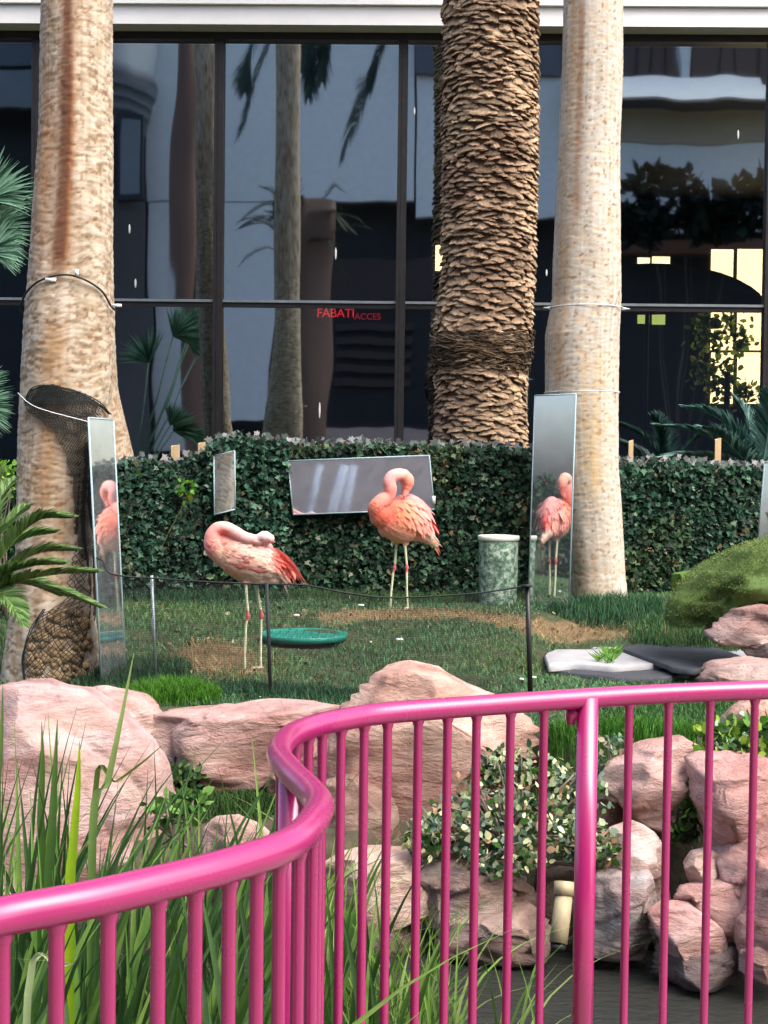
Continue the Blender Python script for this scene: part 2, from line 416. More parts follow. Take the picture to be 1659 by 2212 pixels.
def lawn():
    N = 150000
    x = rng.uniform(-3.2, 3.6, N); y = rng.uniform(6.15, 11.6, N)
    keep = (np.abs(x) < y * 0.30 + 0.15)
    ys = 7.1 - 0.85 * nsm(0.45, 1.0, x); keep &= (y > ys - 0.02)
    keep &= ~(((x + 0.565) / 0.30) ** 2 + ((y - ground(655, 1384).y) / 0.30) ** 2 < 1)
    # bare liner/slab area
    keep &= ~((x > 0.98) & (x < 2.6) & (y > 8.35) & (y < 8.95))
    x, y = x[keep], y[keep]; s = straw_np(x, y); k2 = rng.uniform(0, 1, len(x)) < np.where(s > 0.4, 0.55, 1); x, y, s = x[k2], y[k2], s[k2]
    z = terrain_np(x, y); n = len(x)
    big = np.sin(x * 2.7 + 1.2 * np.sin(y * 1.9)) * np.sin(y * 2.3 + x)
    h = rng.uniform(0.022, 0.05, n) * (1 + 0.25 * big); lean = rng.uniform(0.2, 1.1, n)
    t = rng.uniform(0, 1, n)[:, None]
    g1 = np.array(srgb(46, 88, 62)); g2 = np.array(srgb(98, 138, 92)); col = g1 * (1 - t) + g2 * t
    yel = nsm(0.2, 0.9, big + rng.normal(0, 0.35, n))[:, None]; col = col * (1 - 0.3 * yel) + 0.3 * yel * np.array(srgb(120, 140, 60))
    right = nsm(0.7, 1.2, x)[:, None]; col = col * (1 + 0.25 * right)
    st = (s + rng.normal(0, 0.2, n)) > 0.45
    ts = rng.uniform(0, 1, (n, 1)); stc = np.array(srgb(100, 86, 60)) * (1 - ts) + np.array(srgb(172, 152, 112)) * ts
    col = np.where(st[:, None], stc, col); h = np.where(st, h * 1.4, h); lean = np.where(st, rng.uniform(1.0, 2.4, n), lean)
    w = np.where(st, 0.004, rng.uniform(0.004, 0.007, n))
    z = np.where(st, z + 0.004, z)
    blades_np(x, y, z, h, w, lean, col, 'lawn_grass', M_grass)
lawn()
def tuft(name, cx, cy, rx, ry, N, h, c1, c2, label, w=0.007, lean=(0.1, 0.6), zoff=0):
    r = np.sqrt(rng.uniform(0, 1, N)); a = rng.uniform(0, 2 * np.pi, N)
    x = cx + rx * r * np.cos(a); y = cy + ry * r * np.sin(a); z = terrain_np(x, y) + zoff
    hh = rng.uniform(h * 0.45, h, N) * (1 - 0.5 * r ** 3); t = rng.uniform(0, 1, N)[:, None]
    col = np.array(c1) * (1 - t) + np.array(c2) * t
    o = blades_np(x, y, z, hh, rng.uniform(w * 0.6, w, N), rng.uniform(*lean, N), col, name, M_grass)
    o['label'] = label; return o
gd, gl_, gb = srgb(22, 52, 34), srgb(60, 105, 60), srgb(95, 150, 45)
tuft('grass_tuft', -1.42, 7.75, 0.36, 0.35, 2600, 0.17, gd, srgb(70, 105, 70), 'dark grass tuft at the foot of the left palm and mirror')
tuft('grass_tuft', -1.12, 7.28, 0.28, 0.16, 3600, 0.16, srgb(40, 95, 25), gb, 'bright green long grass just behind the pink slab rock')
tuft('grass_tuft', -0.5, 7.45, 0.6, 0.22, 3000, 0.09, gd, srgb(60, 100, 70), 'dark grass behind the netting by the slab rock')  # deeper green blades
tuft('grass_tuft', 1.72, 9.75, 0.55, 0.3, 3600, 0.20, gd, srgb(80, 125, 85), 'tall dark grass around the foot of the right palm')
tuft('grass_tuft', 2.1, 9.3, 0.45, 0.35, 2600, 0.16, gd, srgb(95, 135, 80), 'grass beside the green mat on the right')
tuft('grass_tuft', 0.2, 10.3, 1.5, 0.22, 4200, 0.12, srgb(40, 75, 45), srgb(95, 125, 75), 'grass along the foot of the ivy screen')
tuft('grass_tuft', -1.35, 10.1, 0.8, 0.3, 2600, 0.13, gd, srgb(60, 95, 65), 'dark grass along the foot of the left ivy screen')  # deeper green than along the middle screen
tuft('grass_tuft', 1.15, 6.45, 0.42, 0.2, 4200, 0.15, srgb(40, 85, 25), srgb(85, 140, 50), 'bright grass tuft seen through the railing beside the post')
tuft('grass_tuft', 1.75, 6.9, 0.8, 0.55, 5200, 0.10, srgb(35, 75, 35), srgb(75, 120, 60), 'lawn edge above the rocks on the right')
tuft('grass_tuft', -0.75, 6.45, 0.3, 0.3, 2600, 0.09, srgb(32, 58, 28), srgb(66, 98, 46), 'grass patch in the hollow under the slab rock')

tuft('undergrowth', -0.62, 3.05, 0.62, 1.15, 5500, 0.42, srgb(35, 62, 30), srgb(84, 122, 58), 'dense lower leaves filling the strap leaf bed on the left', w=0.010, lean=(0.05, 0.45))
tuft('undergrowth', -0.12, 3.75, 0.35, 0.6, 2600, 0.30, srgb(60, 95, 40), srgb(130, 165, 80), 'thin green undergrowth at the bank behind the rail bend', w=0.008, lean=(0.1, 0.6))
# ================================================================== PALMS
def interp(tab, x):
    for i in range(len(tab) - 1):
        a, b = tab[i], tab[i + 1]
        if x <= b[0]:
            t = max(0, (x - a[0]) / (b[0] - a[0])); return [a[k] * (1 - t) + b[k] * t for k in range(1, len(a))]
    return list(tab[-1][1:])
rdark = None
def smooth_palm(label, y, prof, ztop, seed, streak, zbase, group='smooth grey palms on the island', gap=(3, -3)):
    """prof: (V, centre u, radius in px) from top to bottom"""
    t = thing('palm_tree', label, 'palm tree', (aty(prof[-1][1], prof[-1][0], y).x, y, zbase), group)
    nr, ns = 620, 108; ZD = 5.2 if y > 9 else 4.4; kr_ = 0.4 if seed > 10 else 0.6; v = []; f = []; cc = []
    s = FP / y
    for j in range(nr + 1):
        z = zbase - 0.08 + (ZD - zbase + 0.08) * j / (nr - 60) if j <= nr - 60 else ZD + (ztop - ZD) * (j - nr + 60) / 60
        V = 1000 - (z - 1.6) * s
        cu, r = interp(prof, max(V, prof[0][0])) if V > prof[0][0] else prof[0][1:]
        # invert the camera's small roll and tilt by asking for the point itself
        c = aty(cu, V, y); rr = r / s
        for i in range(ns):
            th = 2 * math.pi * i / ns; ct, st = math.cos(th), math.sin(th)
            n1 = noise.noise((ct * 1.3 + seed, st * 1.3, z * 1.2)) * 0.014
            ringz = z * 62 + 3.5 * noise.noise((ct * 1.2, st * 1.2 + seed, z * 3.0))
            ridge = noise.noise((ct * 2.3, st * 2.3 + seed, ringz * 0.9))
            chip = noise.noise((ct * 9, st * 9 + seed, z * 34))
            blk = noise.noise((ct * 4.5 + 7, st * 4.5 + seed, z * 9))
            crack = noise.noise((ct * 3.0 + 9, st * 3.0 + seed, z * 34 + 1.6 * noise.noise((ct * 6, st * 6, z * 7))))
            rad = rr + n1 + kr_ * 0.0045 * ridge + kr_ * 0.003 * chip - (0.004 * kr_ if crack < -0.22 else 0)
            v.append((c.x + rad * ct, c.y + rad * st, z))
            # bark colour: cream to tan, rust streaks where the tree has them
            a = min(1, max(0, 0.5 + 0.9 * blk + 0.5 * ridge))
            col = [0.385 + 0.13 * a, 0.315 + 0.135 * a, 0.22 + 0.135 * a]
            if seed > 10: col = [0.435 + 0.07 * a, 0.405 + 0.075 * a, 0.335 + 0.085 * a]
            if ridge < -0.14: k = 0.8 if seed < 10 else 0.95; col = [col[0] * k * 1.08, col[1] * k, col[2] * k * 0.92]
            if crack < -0.2: k = 0.66 if seed < 10 else 0.95; col = [col[0] * k * 1.1, col[1] * k, col[2] * k * .9]
            vst = noise.noise((ct * 16, st * 16 + seed, z * 1.3)); col = [q_ * (1 + 0.25 * vst) for q_ in col]
            if chip < -0.42: col = [col[0] * 0.62, col[1] * 0.5, col[2] * 0.42]
            for (u0, w, z0, z1, sc_, am) in streak:     # rust / dark streaks with a place of their own
                d = (ct - u0) / w; inb = 1 if st < 0.4 else 0
                e = math.exp(-d * d) * sm(z0 - 0.15, z0 + 0.1, z) * (1 - sm(z1 - 0.1, z1 + 0.15, z)) * inb
                e *= am * min(1.2, max(0, (0.95 if sc_ is rdark else 0.7) + (0.6 if sc_ is rdark else 1.3) * noise.noise((ct * 5, z * 1.4, seed + 3)) + 0.5 * ridge))
                e = min(0.92, max(0, e)); col = [col[q] * (1 - e) + sc_[q] * e for q in range(3)]
            cc.append(tuple(col))
    for j in range(nr):
        for i in range(ns):
            a = j * ns + i; b = j * ns + (i + 1) % ns
            f.append((a, b, b + ns, a + ns))
    m = MB(); m.add(v, f, cc); m.build('trunk', M_bark, t)
    top = aty(prof[0][1], 0, y); 
    return t, Vector((top.x, y, ztop))
rust, rdark, och = srgb(152, 104, 62), srgb(92, 58, 42), srgb(165, 118, 62)
GX = -0.0
PA = 7.95
palmA, topA = smooth_palm('smooth palm trunk with rust streaks beside the leaning mirror', PA,
    [(0, 167, 76), (300, 164, 79), (600, 152, 91), (700, 148, 96), (850, 143, 95), (1000, 130, 88), (1200, 121, 84), (1350, 113, 92), (1430, 112, 104), (1500, 114, 116)], 10.2, 1.0,
    [(0.0, 0.24, 2.7, 10, rust, 1.0), (-0.6, 0.28, 2.6, 10, rust, 0.6), (-0.05, 0.15, 2.7, 10, rdark, 1.35), (-0.1, 0.3, 1.35, 2.3, och, 0.6), (0.1, 0.35, 0.9, 1.4, och, 0.35)], terr(-1.85, PA))
palmB, topB = smooth_palm('pale straight palm trunk with a thin white wire, between narrow mirror and shaded screen', 10.25,
    [(0, 1281, 63), (150, 1279, 65), (300, 1273, 67), (500, 1269, 71), (640, 1268, 74), (720, 1258, 80), (850, 1257, 80), (1000, 1261, 74), (1130, 1277, 66), (1230, 1288, 62), (1300, 1294, 64)], 10.0, 21.0,
    [(-0.75, 0.25, 2.2, 8, srgb(175, 135, 85), 0.6), (-0.45, 0.14, 3.4, 4.9, srgb(140, 95, 60), 0.6), (0.1, 0.3, 1.4, 2.4, srgb(200, 165, 100), 0.45), (-0.5, 0.5, 0.5, 1.0, srgb(175, 140, 105), 0.5)], terr(1.55, 10.25))
palmC, topC = smooth_palm('brown flecked palm trunk mostly hidden behind the rust streaked palm', 11.2,
    [(0, 175, 40), (500, 185, 45), (650, 193, 48), (850, 204, 52), (990, 228, 60), (1250, 240, 74)], 9.8, 5.0, [(0.6, 0.4, 0.5, 8, srgb(150, 110, 70), 0.4)], terr(-2.2, 11.2))

# rough date palm: trunk with leaf bases
def date_palm():
    y = 11.5; s = FP / y
    prof = [(0, 1060, 103), (300, 1059, 105), (600, 1054, 103), (680, 1045, 106), (740, 1040, 112), (790, 1038, 104), (850, 1038, 100), (960, 1040, 104), (1250, 1040, 112)]
    zb = terr(0.8, y); t = thing('palm_tree', 'rough brown date palm trunk covered in cut leaf bases', 'palm tree', (aty(1040, 1000, y).x, y, zb))
    core = []; rad = []; ztop = 9.5
    for j in range(60):
        z = zb - 0.05 + (ztop - zb) * j / 59; V = 1000 - (z - 1.6) * s
        cu, r = interp(prof, V) if V > 0 else prof[0][1:]
        core.append(aty(cu, V, y)); rad.append(r / s - 0.03); core[-1].z = z
    m = MB(); m.tube(core, rad, 40, (0.35, 0.3, 0.28)); m.build('trunk', M_boot, t)
    # variants
    meshes = []
    def boot_mesh(k):
        r = random.Random(k); b = MB(); wN, hN = 7, 5; v = []; cc = []
        W_, H_, D_ = 0.070 + r.uniform(-0.02, 0.02), 0.046 + r.uniform(-0.01, 0.01), 0.036 + r.uniform(-0.010, 0.014)
        sl = r.uniform(-0.2, 0.2); prot = r.uniform(0.15, 0.4)
        for j in range(hN):
            tz = j / (hN - 1)                       # 0 bottom lip, 1 top
            out = [0.0, 0.85, 1.0, 0.5, 0.0][j] * D_ 
            for i in range(wN):
                tx = i / (wN - 1) * 2 - 1
                x = tx * W_ * (1 - 0.25 * tz) ; z = -H_ * 0.5 + H_ * [0.28, 0.0, 0.16, 0.72, 1.25][j] + sl * x + 0.012 * (tx * tx) * (1 if j < 3 else -0.6) + r.uniform(-0.005, 0.005)
                o = out * (1 - 0.75 * abs(tx) ** 2.2) + r.uniform(-0.005, 0.005)
                v.append((x, -o, z)); c = [0.25, 1.15, 1.35, 0.85, 0.45][j] * r.uniform(0.85, 1.1); cc.append((c, c, c * 0.96))  # shadow painted into the colour: dark under the lip, lighter on the face
        f = [(j * wN + i, j * wN + i + 1, (j + 1) * wN + i + 1, (j + 1) * wN + i) for j in range(hN - 1) for i in range(wN - 1)]
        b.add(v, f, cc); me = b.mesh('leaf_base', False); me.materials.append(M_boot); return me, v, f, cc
    var = [boot_mesh(i) for i in range(9)]
    spots = []; row = 0; z = zb + 0.4
    while z < ztop - 0.05:
        V = 1000 - (z - 1.6) * s; cu, r = interp(prof, V) if V > 0 else prof[0][1:]
        c = aty(cu, V, y); rr = r / s; nb = 19
        for i in range(nb):
            th = (i + 0.5 * (row % 2) + rnd.uniform(-0.22, 0.22)) / nb * 2 * math.pi
            spots.append((z + rnd.uniform(-0.014, 0.014) + 0.02 * math.sin(th * 2 + row * .2), th, c.x, rr, V))
        z += 0.041; row += 1
    vis = [q for q in spots if -math.sin(q[1]) > 0.05 and -20 < q[4] < 985]
    vis.sort(key=lambda q: math.sin(q[1])); chosen = set(id(q) for q in vis[:300])
    rest = MB()
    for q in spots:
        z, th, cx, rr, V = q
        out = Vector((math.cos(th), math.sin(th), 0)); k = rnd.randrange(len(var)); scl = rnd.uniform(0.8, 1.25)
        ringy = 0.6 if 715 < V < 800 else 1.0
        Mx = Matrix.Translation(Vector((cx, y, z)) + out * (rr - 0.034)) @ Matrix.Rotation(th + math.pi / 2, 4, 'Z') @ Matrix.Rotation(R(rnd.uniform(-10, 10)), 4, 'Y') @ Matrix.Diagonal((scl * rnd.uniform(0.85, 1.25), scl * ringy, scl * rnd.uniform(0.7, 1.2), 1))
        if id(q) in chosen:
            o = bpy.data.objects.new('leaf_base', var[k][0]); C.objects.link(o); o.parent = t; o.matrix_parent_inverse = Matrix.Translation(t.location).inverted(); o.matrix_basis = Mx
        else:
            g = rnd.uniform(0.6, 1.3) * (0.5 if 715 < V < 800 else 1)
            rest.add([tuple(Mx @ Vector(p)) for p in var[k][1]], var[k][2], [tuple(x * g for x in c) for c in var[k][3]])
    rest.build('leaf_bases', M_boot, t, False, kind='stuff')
    # stringy dark fibres in the collar
    fb = MB()
    for i in range(240):
        th = math.pi + rnd.uniform(0.0, math.pi); V = rnd.uniform(722, 800); cu, r = interp(prof, V); c = aty(cu, V, y); rr = r / s + rnd.uniform(-0.012, 0.012)
        L = rnd.uniform(0.15, 0.5); pts = []
        for k in range(5):
            a = th + L * (k / 4 - 0.5); pts.append((c.x + rr * math.cos(a), y + rr * math.sin(a), c.z + 0.025 * math.sin(a * 5 + i) + rnd.uniform(-0.006, 0.006)))
        g = rnd.uniform(0.12, 0.7); fb.tube(pts, rnd.uniform(0.003, 0.008), 4, (g, g, g))
    fb.build('fibre_collar', M_boot, t, kind='stuff')
    return t
date_t = date_palm()

# fronds ------------------------------------------------------------
def frond_mb(mb, pts, ll=0.12, lw=0.014, n=34, c1=(0.05, 0.12, 0.03), c2=(0.12, 0.22, 0.06), droop=0.25, fwd=0.6, up=Vector((0, 0, 1)), rr=0.006, lift=0.25, vnar=0.15):
    pa = catmull(pts, 10); m = len(pa); r = random.Random(int(pts[0][0] * 1000) + n)
    mb.tube(pa, [rr * (1 - 0.8 * i / m) for i in range(m)], 5, tuple(x * 1.2 for x in c2))
    for k in range(n):
        t = 0.08 + 0.92 * k / (n - 1); i = min(m - 2, int(t * (m - 1))); fr = t * (m - 1) - i
        p = pa[i].lerp(pa[i + 1], fr); d = (pa[i + 1] - pa[i]).normalized()
        sd_ = d.cross(up); sd_ = sd_.normalized() if sd_.length > 0.01 else Vector((1, 0, 0)); nu = sd_.cross(d)
        L = ll * (0.35 + 0.75 * math.sin(math.pi * min(1, 0.18 + 0.8 * t)) ) * r.uniform(0.9, 1.1)
        for sg in (-1, 1):
            q = (sd_ * sg * (1 - fwd * 0.5 - 0.3 * t) + d * (fwd + 0.5 * t) + nu * lift + Vector((r.uniform(-1, 1), r.uniform(-1, 1), r.uniform(-1, 1))) * 0.07).normalized()
            tt = r.random(); col = tuple(c1[x] * (1 - tt) + c2[x] * tt for x in range(3))
            mb.blade(p, p + q * L + Vector((0, 0, -droop * L * 0.5)), lw * r.uniform(0.8, 1.1), Vector((0, 0, droop * L * 0.25)), 3, col, None, 0.15, side=d.cross(q).cross(q).normalized() if d.cross(q).length > 0.05 else None)
def cycad(label, fronds, y0, ys, c1, c2, ll, lw, n, base, group=None, lift=0.25, name='cycad_palm', rr=0.006, droop=0.25):
    t = thing(name, label, 'cycad', base, group)
    for i, px in enumerate(fronds):
        yy = ys[i % len(ys)]; m = MB(); k = len(px) - 1
        frond_mb(m, [aty(u, v, y0 + yy * j / k) for j, (u, v) in enumerate(px)], ll, lw, n, c1, c2, lift=lift, rr=rr, droop=droop)
        m.build('frond', M_leaf, t)
    return t
cb = aty(-70, 1330, 6.35)
tcy = cycad('green sago cycad with toothed feather fronds in front of the left palm',
    [[(-70, 1330), (10, 1195), (80, 1125), (150, 1118)], [(-70, 1330), (10, 1240), (80, 1195), (160, 1188)], [(-70, 1330), (30, 1262), (120, 1240), (205, 1236)],
     [(-70, 1330), (20, 1262), (110, 1275), (212, 1310)], [(-70, 1330), (-20, 1150), (0, 1080), (30, 1040)], [(-70, 1330), (-10, 1282), (20, 1300), (48, 1345)],
     [(-70, 1330), (-30, 1200), (25, 1130), (60, 1098)], [(-70, 1330), (-140, 1200), (-220, 1150), (-280, 1180)], [(-70, 1330), (-20, 1220), (50, 1165), (115, 1150)], [(-70, 1330), (0, 1250), (70, 1222), (135, 1218)], [(-70, 1330), (-40, 1180), (-20, 1090), (5, 1020)], [(-70, 1330), (-10, 1265), (60, 1262), (125, 1285)]],
    6.35, [-0.15, 0.1, -0.25, -0.1, 0.25, -0.3, 0.2], srgb(55, 88, 40), srgb(125, 155, 92), 0.125, 0.020, 50, cb, lift=0.3)
m = MB(); m.tube([cb + Vector((0, 0, 0.05)), Vector((cb.x, cb.y, terr(cb.x, cb.y) - 0.1))], [0.09, 0.12], 14, (0.10, 0.07, 0.05)); m.build('trunk', M_bark, tcy)
# dark blue-green cycad behind the right screen
cb = aty(1640, 1040, 12.2)
tcy = cycad('bluish cycad with long arching fronds behind the right ivy screen', 
    [[(1640, 1040), (1585, 975), (1510, 935), (1428, 920)], [(1640, 1040), (1600, 950), (1545, 900), (1488, 882)], [(1640, 1040), (1625, 960), (1610, 905), (1588, 868)],
     [(1640, 1040), (1570, 1000), (1500, 985), (1430, 990)], [(1640, 1040), (1655, 960), (1662, 900), (1660, 850)], [(1640, 1040), (1700, 950), (1760, 905), (1840, 900)], [(1640, 1040), (1600, 985), (1550, 940), (1520, 925)]],
    12.2, [-0.3, -0.1, 0.1, -0.5, -0.4, 0.2, -0.6], srgb(40, 72, 62), srgb(110, 150, 142), 0.26, 0.030, 46, cb, lift=0.2, rr=0.008)
m = MB(); m.tube([cb, Vector((cb.x, cb.y, terr(cb.x, cb.y) - 0.1))], [0.12, 0.14], 14, (0.10, 0.07, 0.05)); m.build('trunk', M_bark, tcy)
# fan palm at the far left
def fan_palm(label, base, heads, y, c1, c2):
    t = thing('fan_palm', label, 'palm', base)
    m = MB(); m.tube([base, base + Vector((-0.1, 0, 0.5))], [0.1, 0.09], 10, (0.12, 0.09, 0.06)); m.build('trunk', M_bark, t)
    for (u, v, ang, rad, spread) in heads:
        h = aty(u, v, y + rnd.uniform(-0.4, 0.2)); m = MB()
        m.tube([base + Vector((-0.1, 0, 0.45)), h.lerp(base, 0.4) + Vector((0, 0, 0.2)), h], [0.012, 0.01, 0.008], 6, c2)
        s = FP / y; n = 34
        for k in range(n):
            a = R(ang + spread * (k / (n - 1) - 0.5)); L = rad / s * rnd.uniform(0.85, 1.05)
            d = Vector((math.cos(a), rnd.uniform(-0.25, 0.1), math.sin(a)))
            tt = rnd.random(); col = tuple(c1[x] * (1 - tt) + c2[x] * tt for x in range(3))
            m.blade(h, h + d * L, 0.024, Vector((0, 0, 0.05 * L)), 5, col, None, 0.35)
        m.build('fan_leaf', M_leaf, t)
b0 = Vector((-3.6, 10.4, terr(-3.6, 10.4)))
fan_palm('teal green fan palm at the far left behind the rust streaked trunk', b0,
    [(-55, 500, 35, 135, 130), (-40, 470, 70, 130, 110), (-30, 500, -8, 105, 110), (-25, 545, 20, 85, 120), (-30, 430, 40, 110, 120), (-75, 870, 25, 115, 120), (-70, 850, 60, 100, 90), (-60, 880, -15, 90, 90), (-160, 600, 120, 150, 120)], 10.3, srgb(35, 75, 55), srgb(140, 185, 155))

# crowns high above the picture
cm = MB(); frond_mb(cm, [Vector((0, 0, 0)), Vector((.7, 0, .75)), Vector((1.5, 0, .75)), Vector((2.2, 0, .1))], .42, .035, 30, srgb(45, 75, 35), srgb(85, 115, 60), rr=.018, droop=.5)
crown_me = cm.mesh('frond'); crown_me.materials.append(M_leaf)
def crown(pt, top, n=11):
    for k in range(n):
        o = link('frond', crown_me, pt); o.matrix_basis = Matrix.Translation(top) @ Matrix.Rotation(6.283 * (k + rnd.uniform(-.3, .3)) / n, 4, 'Z') @ Matrix.Rotation(R(rnd.uniform(-25, 25)), 4, 'Y')
for pt, top in ((palmA, topA), (palmB, topB), (palmC, topC), (date_t, Vector((0.9, 11.5, 9.4)))): crown(pt, top)
# leafy shrubs -------------------------------------------------------
LEAF = np.array([[0, 0, 0], [0.25, 0.32, 0.05], [0.62, 0.3, 0.06], [1, 0, 0], [0.62, -0.3, 0.06], [0.25, -0.32, 0.05]])
def leaves_np(P, L, cols, name, mat, parent=None, kind=None, up=0.4, facing=None, shape=LEAF):
    n = len(P); k = len(shape)
    d = rng.normal(0, 1, (n, 3)); d[:, 2] += up
    if facing is not None: d[:, 1] -= facing
    d /= np.linalg.norm(d, axis=1)[:, None]
    q = rng.normal(0, 1, (n, 3)); q -= (q * d).sum(1)[:, None] * d; q /= np.linalg.norm(q, axis=1)[:, None]
    if facing is not None:      # leaves whose faces look out: normal is q x d ; make d lie in the sheet plane
        nrm = np.tile(np.array([0.0, -1.0, 0.35]), (n, 1)) + rng.normal(0, 0.55, (n, 3)); nrm /= np.linalg.norm(nrm, axis=1)[:, None]
        d = rng.normal(0, 1, (n, 3)); d[:, 2] -= 0.6; d -= (d * nrm).sum(1)[:, None] * nrm; d /= np.linalg.norm(d, axis=1)[:, None]; q = np.cross(nrm, d)
    w = np.cross(d, q)
    V = P[:, None, :] + L[:, None, None] * (shape[None, :, 0, None] * d[:, None, :] + shape[None, :, 1, None] * q[:, None, :] + shape[None, :, 2, None] * w[:, None, :])
    o = np.arange(n)[:, None] * k
    if k == 6: pat = [0, 1, 2, 0, 2, 3, 0, 3, 4, 0, 4, 5]
    else:
        pat = []
        for i in range(1, k - 1): pat += [0, i, i + 1]
        pat += [0, k - 1, 1] if k > 8 else []
    F = (o + np.array(pat)[None, :]).reshape(-1)
    return np_mesh(name, V.reshape(-1, 3), (F, 3), np.repeat(cols, k, 0), mat, parent=parent, kind=kind)
def palette(n, cols, wts):
    cols = np.array(cols); i = rng.choice(len(cols), n, p=np.array(wts) / sum(wts)); return cols[i] * rng.uniform(0.75, 1.2, (n, 1))
def shrub(label, blobs, N, L, cols, wts, stems=12, name='shrub', base=None, stemcol=(0.2, 0.16, 0.13), nleaf=0):
    """blobs: (centre, radii)"""
    c0 = Vector(blobs[0][0]); base = base or Vector((c0.x, c0.y, terr(c0.x, c0.y)))
    t = thing(name, label, 'shrub', base); P = []
    for c, r in blobs:
        n = N // len(blobs); a = rng.normal(0, 1, (n, 3)); a /= np.linalg.norm(a, axis=1)[:, None]; a *= (rng.uniform(0.15, 1, (n, 1)) ** 0.45)
        P.append(np.array(c) + a * np.array(r))
    P = np.concatenate(P); n = len(P)
    leaves_np(P, rng.uniform(L * 0.6, L * 1.15, n), palette(n, cols, wts), 'foliage', M_leaf, t, 'stuff')
    m = MB()
    for k in range(stems):
        c, r = blobs[k % len(blobs)]; e = Vector(c) + Vector([rnd.uniform(-.8, .8) * r[i] for i in range(3)])
        m.tube(catmull([base + Vector((rnd.uniform(-.05, .05), rnd.uniform(-.05, .05), 0)), base.lerp(e, 0.5) + Vector((rnd.uniform(-.06, .06), rnd.uniform(-.06, .06), rnd.uniform(-.03, .06))), e], 4), [0.006] * 5 + [0.004] * 4, 5, stemcol)
    m.build('stem', M_plain, t)
    return t
vg = [srgb(60, 100, 40), srgb(35, 65, 45), srgb(222, 222, 170), srgb(170, 190, 150), srgb(120, 145, 125), srgb(190, 150, 120)]
def atb(u, v, y): return tuple(aty(u, v, y))
shrub('variegated green and cream trailing shrub between two pink boulders above the water',
      [(atb(985, 1790, 5.75), (.17, .16, .14)), (atb(1060, 1740, 5.8), (.2, .2, .17)), (atb(1140, 1700, 5.85), (.2, .2, .17)), (atb(1180, 1790, 5.7), (.2, .18, .14)), (atb(1240, 1720, 5.85), (.16, .18, .16)), (atb(930, 1810, 5.75), (.12, .12, .1)), (atb(1090, 1850, 5.65), (.2, .12, .09)), (atb(1280, 1830, 5.65), (.12, .12, .1)), (atb(1080, 1660, 5.9), (.1, .1, .09))], 2300, 0.040, vg, [3.4, 2.6, 2.6, 3.4, 3, 1], 90, base=aty(1120, 1850, 5.85))
shrub('bright yellow-green leafed shrub behind the railing at the right edge', [(atb(1560, 1600, 6.15), (.13, .13, .09)), (atb(1630, 1590, 6.15), (.14, .13, .1)), (atb(1585, 1625, 6.05), (.2, .12, .06))], 560, 0.055, [srgb(80, 125, 40), srgb(150, 180, 70), srgb(50, 80, 40), srgb(150, 175, 150)], [3, 2, 2, 1], 14, base=aty(1600, 1650, 6.1))
shrub('small fern-like weed in the crevice between the right boulders', [(atb(1490, 1760, 5.85), (.06, .08, .09)), (atb(1465, 1790, 5.85), (.06, .06, .06)), (atb(1500, 1720, 5.85), (.03, .05, .06))], 170, 0.045, [srgb(75, 110, 45), srgb(40, 60, 30)], [2, 1.5], 9, base=aty(1480, 1820, 5.95))
shrub('light green weed with pointed leaves beside the big left boulder', [(atb(395, 1745, 5.2), (.10, .08, .05)), (atb(350, 1760, 5.2), (.08, .08, .06)), (atb(420, 1725, 5.2), (.05, .05, .03))], 160, 0.05, [srgb(110, 150, 75), srgb(60, 100, 45)], [2, 2], 10, base=aty(375, 1830, 5.2))
shrub('dark leafy weed under the end of the slab rock', [(atb(375, 1690, 6.6), (.13, .1, .06)), (atb(400, 1670, 6.6), (.1, .1, .05))], 380, 0.04, [srgb(50, 80, 45), srgb(85, 120, 65)], [2, 1.5], 10)
shrub('yellow-green bush at the left edge behind the cycad', [(atb(5, 1030, 9.2), (.13, .13, .12)), (atb(-45, 1040, 9.2), (.15, .15, .15))], 500, 0.05, [srgb(110, 160, 50), srgb(60, 105, 35), srgb(170, 195, 90)], [3, 3, 1], 8)
shrub('dark green bush at the left edge between fan palm and yellow-green bush', [(atb(-10, 1110, 9.6), (.3, .2, .35)), (atb(10, 1250, 9.4), (.3, .2, .4))], 1600, 0.06, [srgb(35, 70, 35), srgb(20, 42, 25)], [2, 2], 10)
shrub('low grey-green weed on top of the rock right of the rail post', [(atb(1325, 1605, 6.15), (.07, .06, .03)), (atb(1290, 1650, 6.1), (.06, .05, .05))], 150, 0.035, [srgb(110, 140, 110), srgb(70, 100, 70), srgb(190, 180, 150)], [2, 2, 1], 6)
shrub('yellow-green vine leaves growing on the left ivy screen', [(atb(285, 1035, 10.25), (.09, .03, .12)), (atb(405, 1060, 10.25), (.08, .03, .09)), (atb(275, 1110, 10.25), (.05, .03, .08))], 130, 0.055, [srgb(110, 165, 60), srgb(165, 175, 70), srgb(70, 120, 55)], [2, 1, 2], 3, name='vine', stemcol=(0.12, 0.12, 0.05))

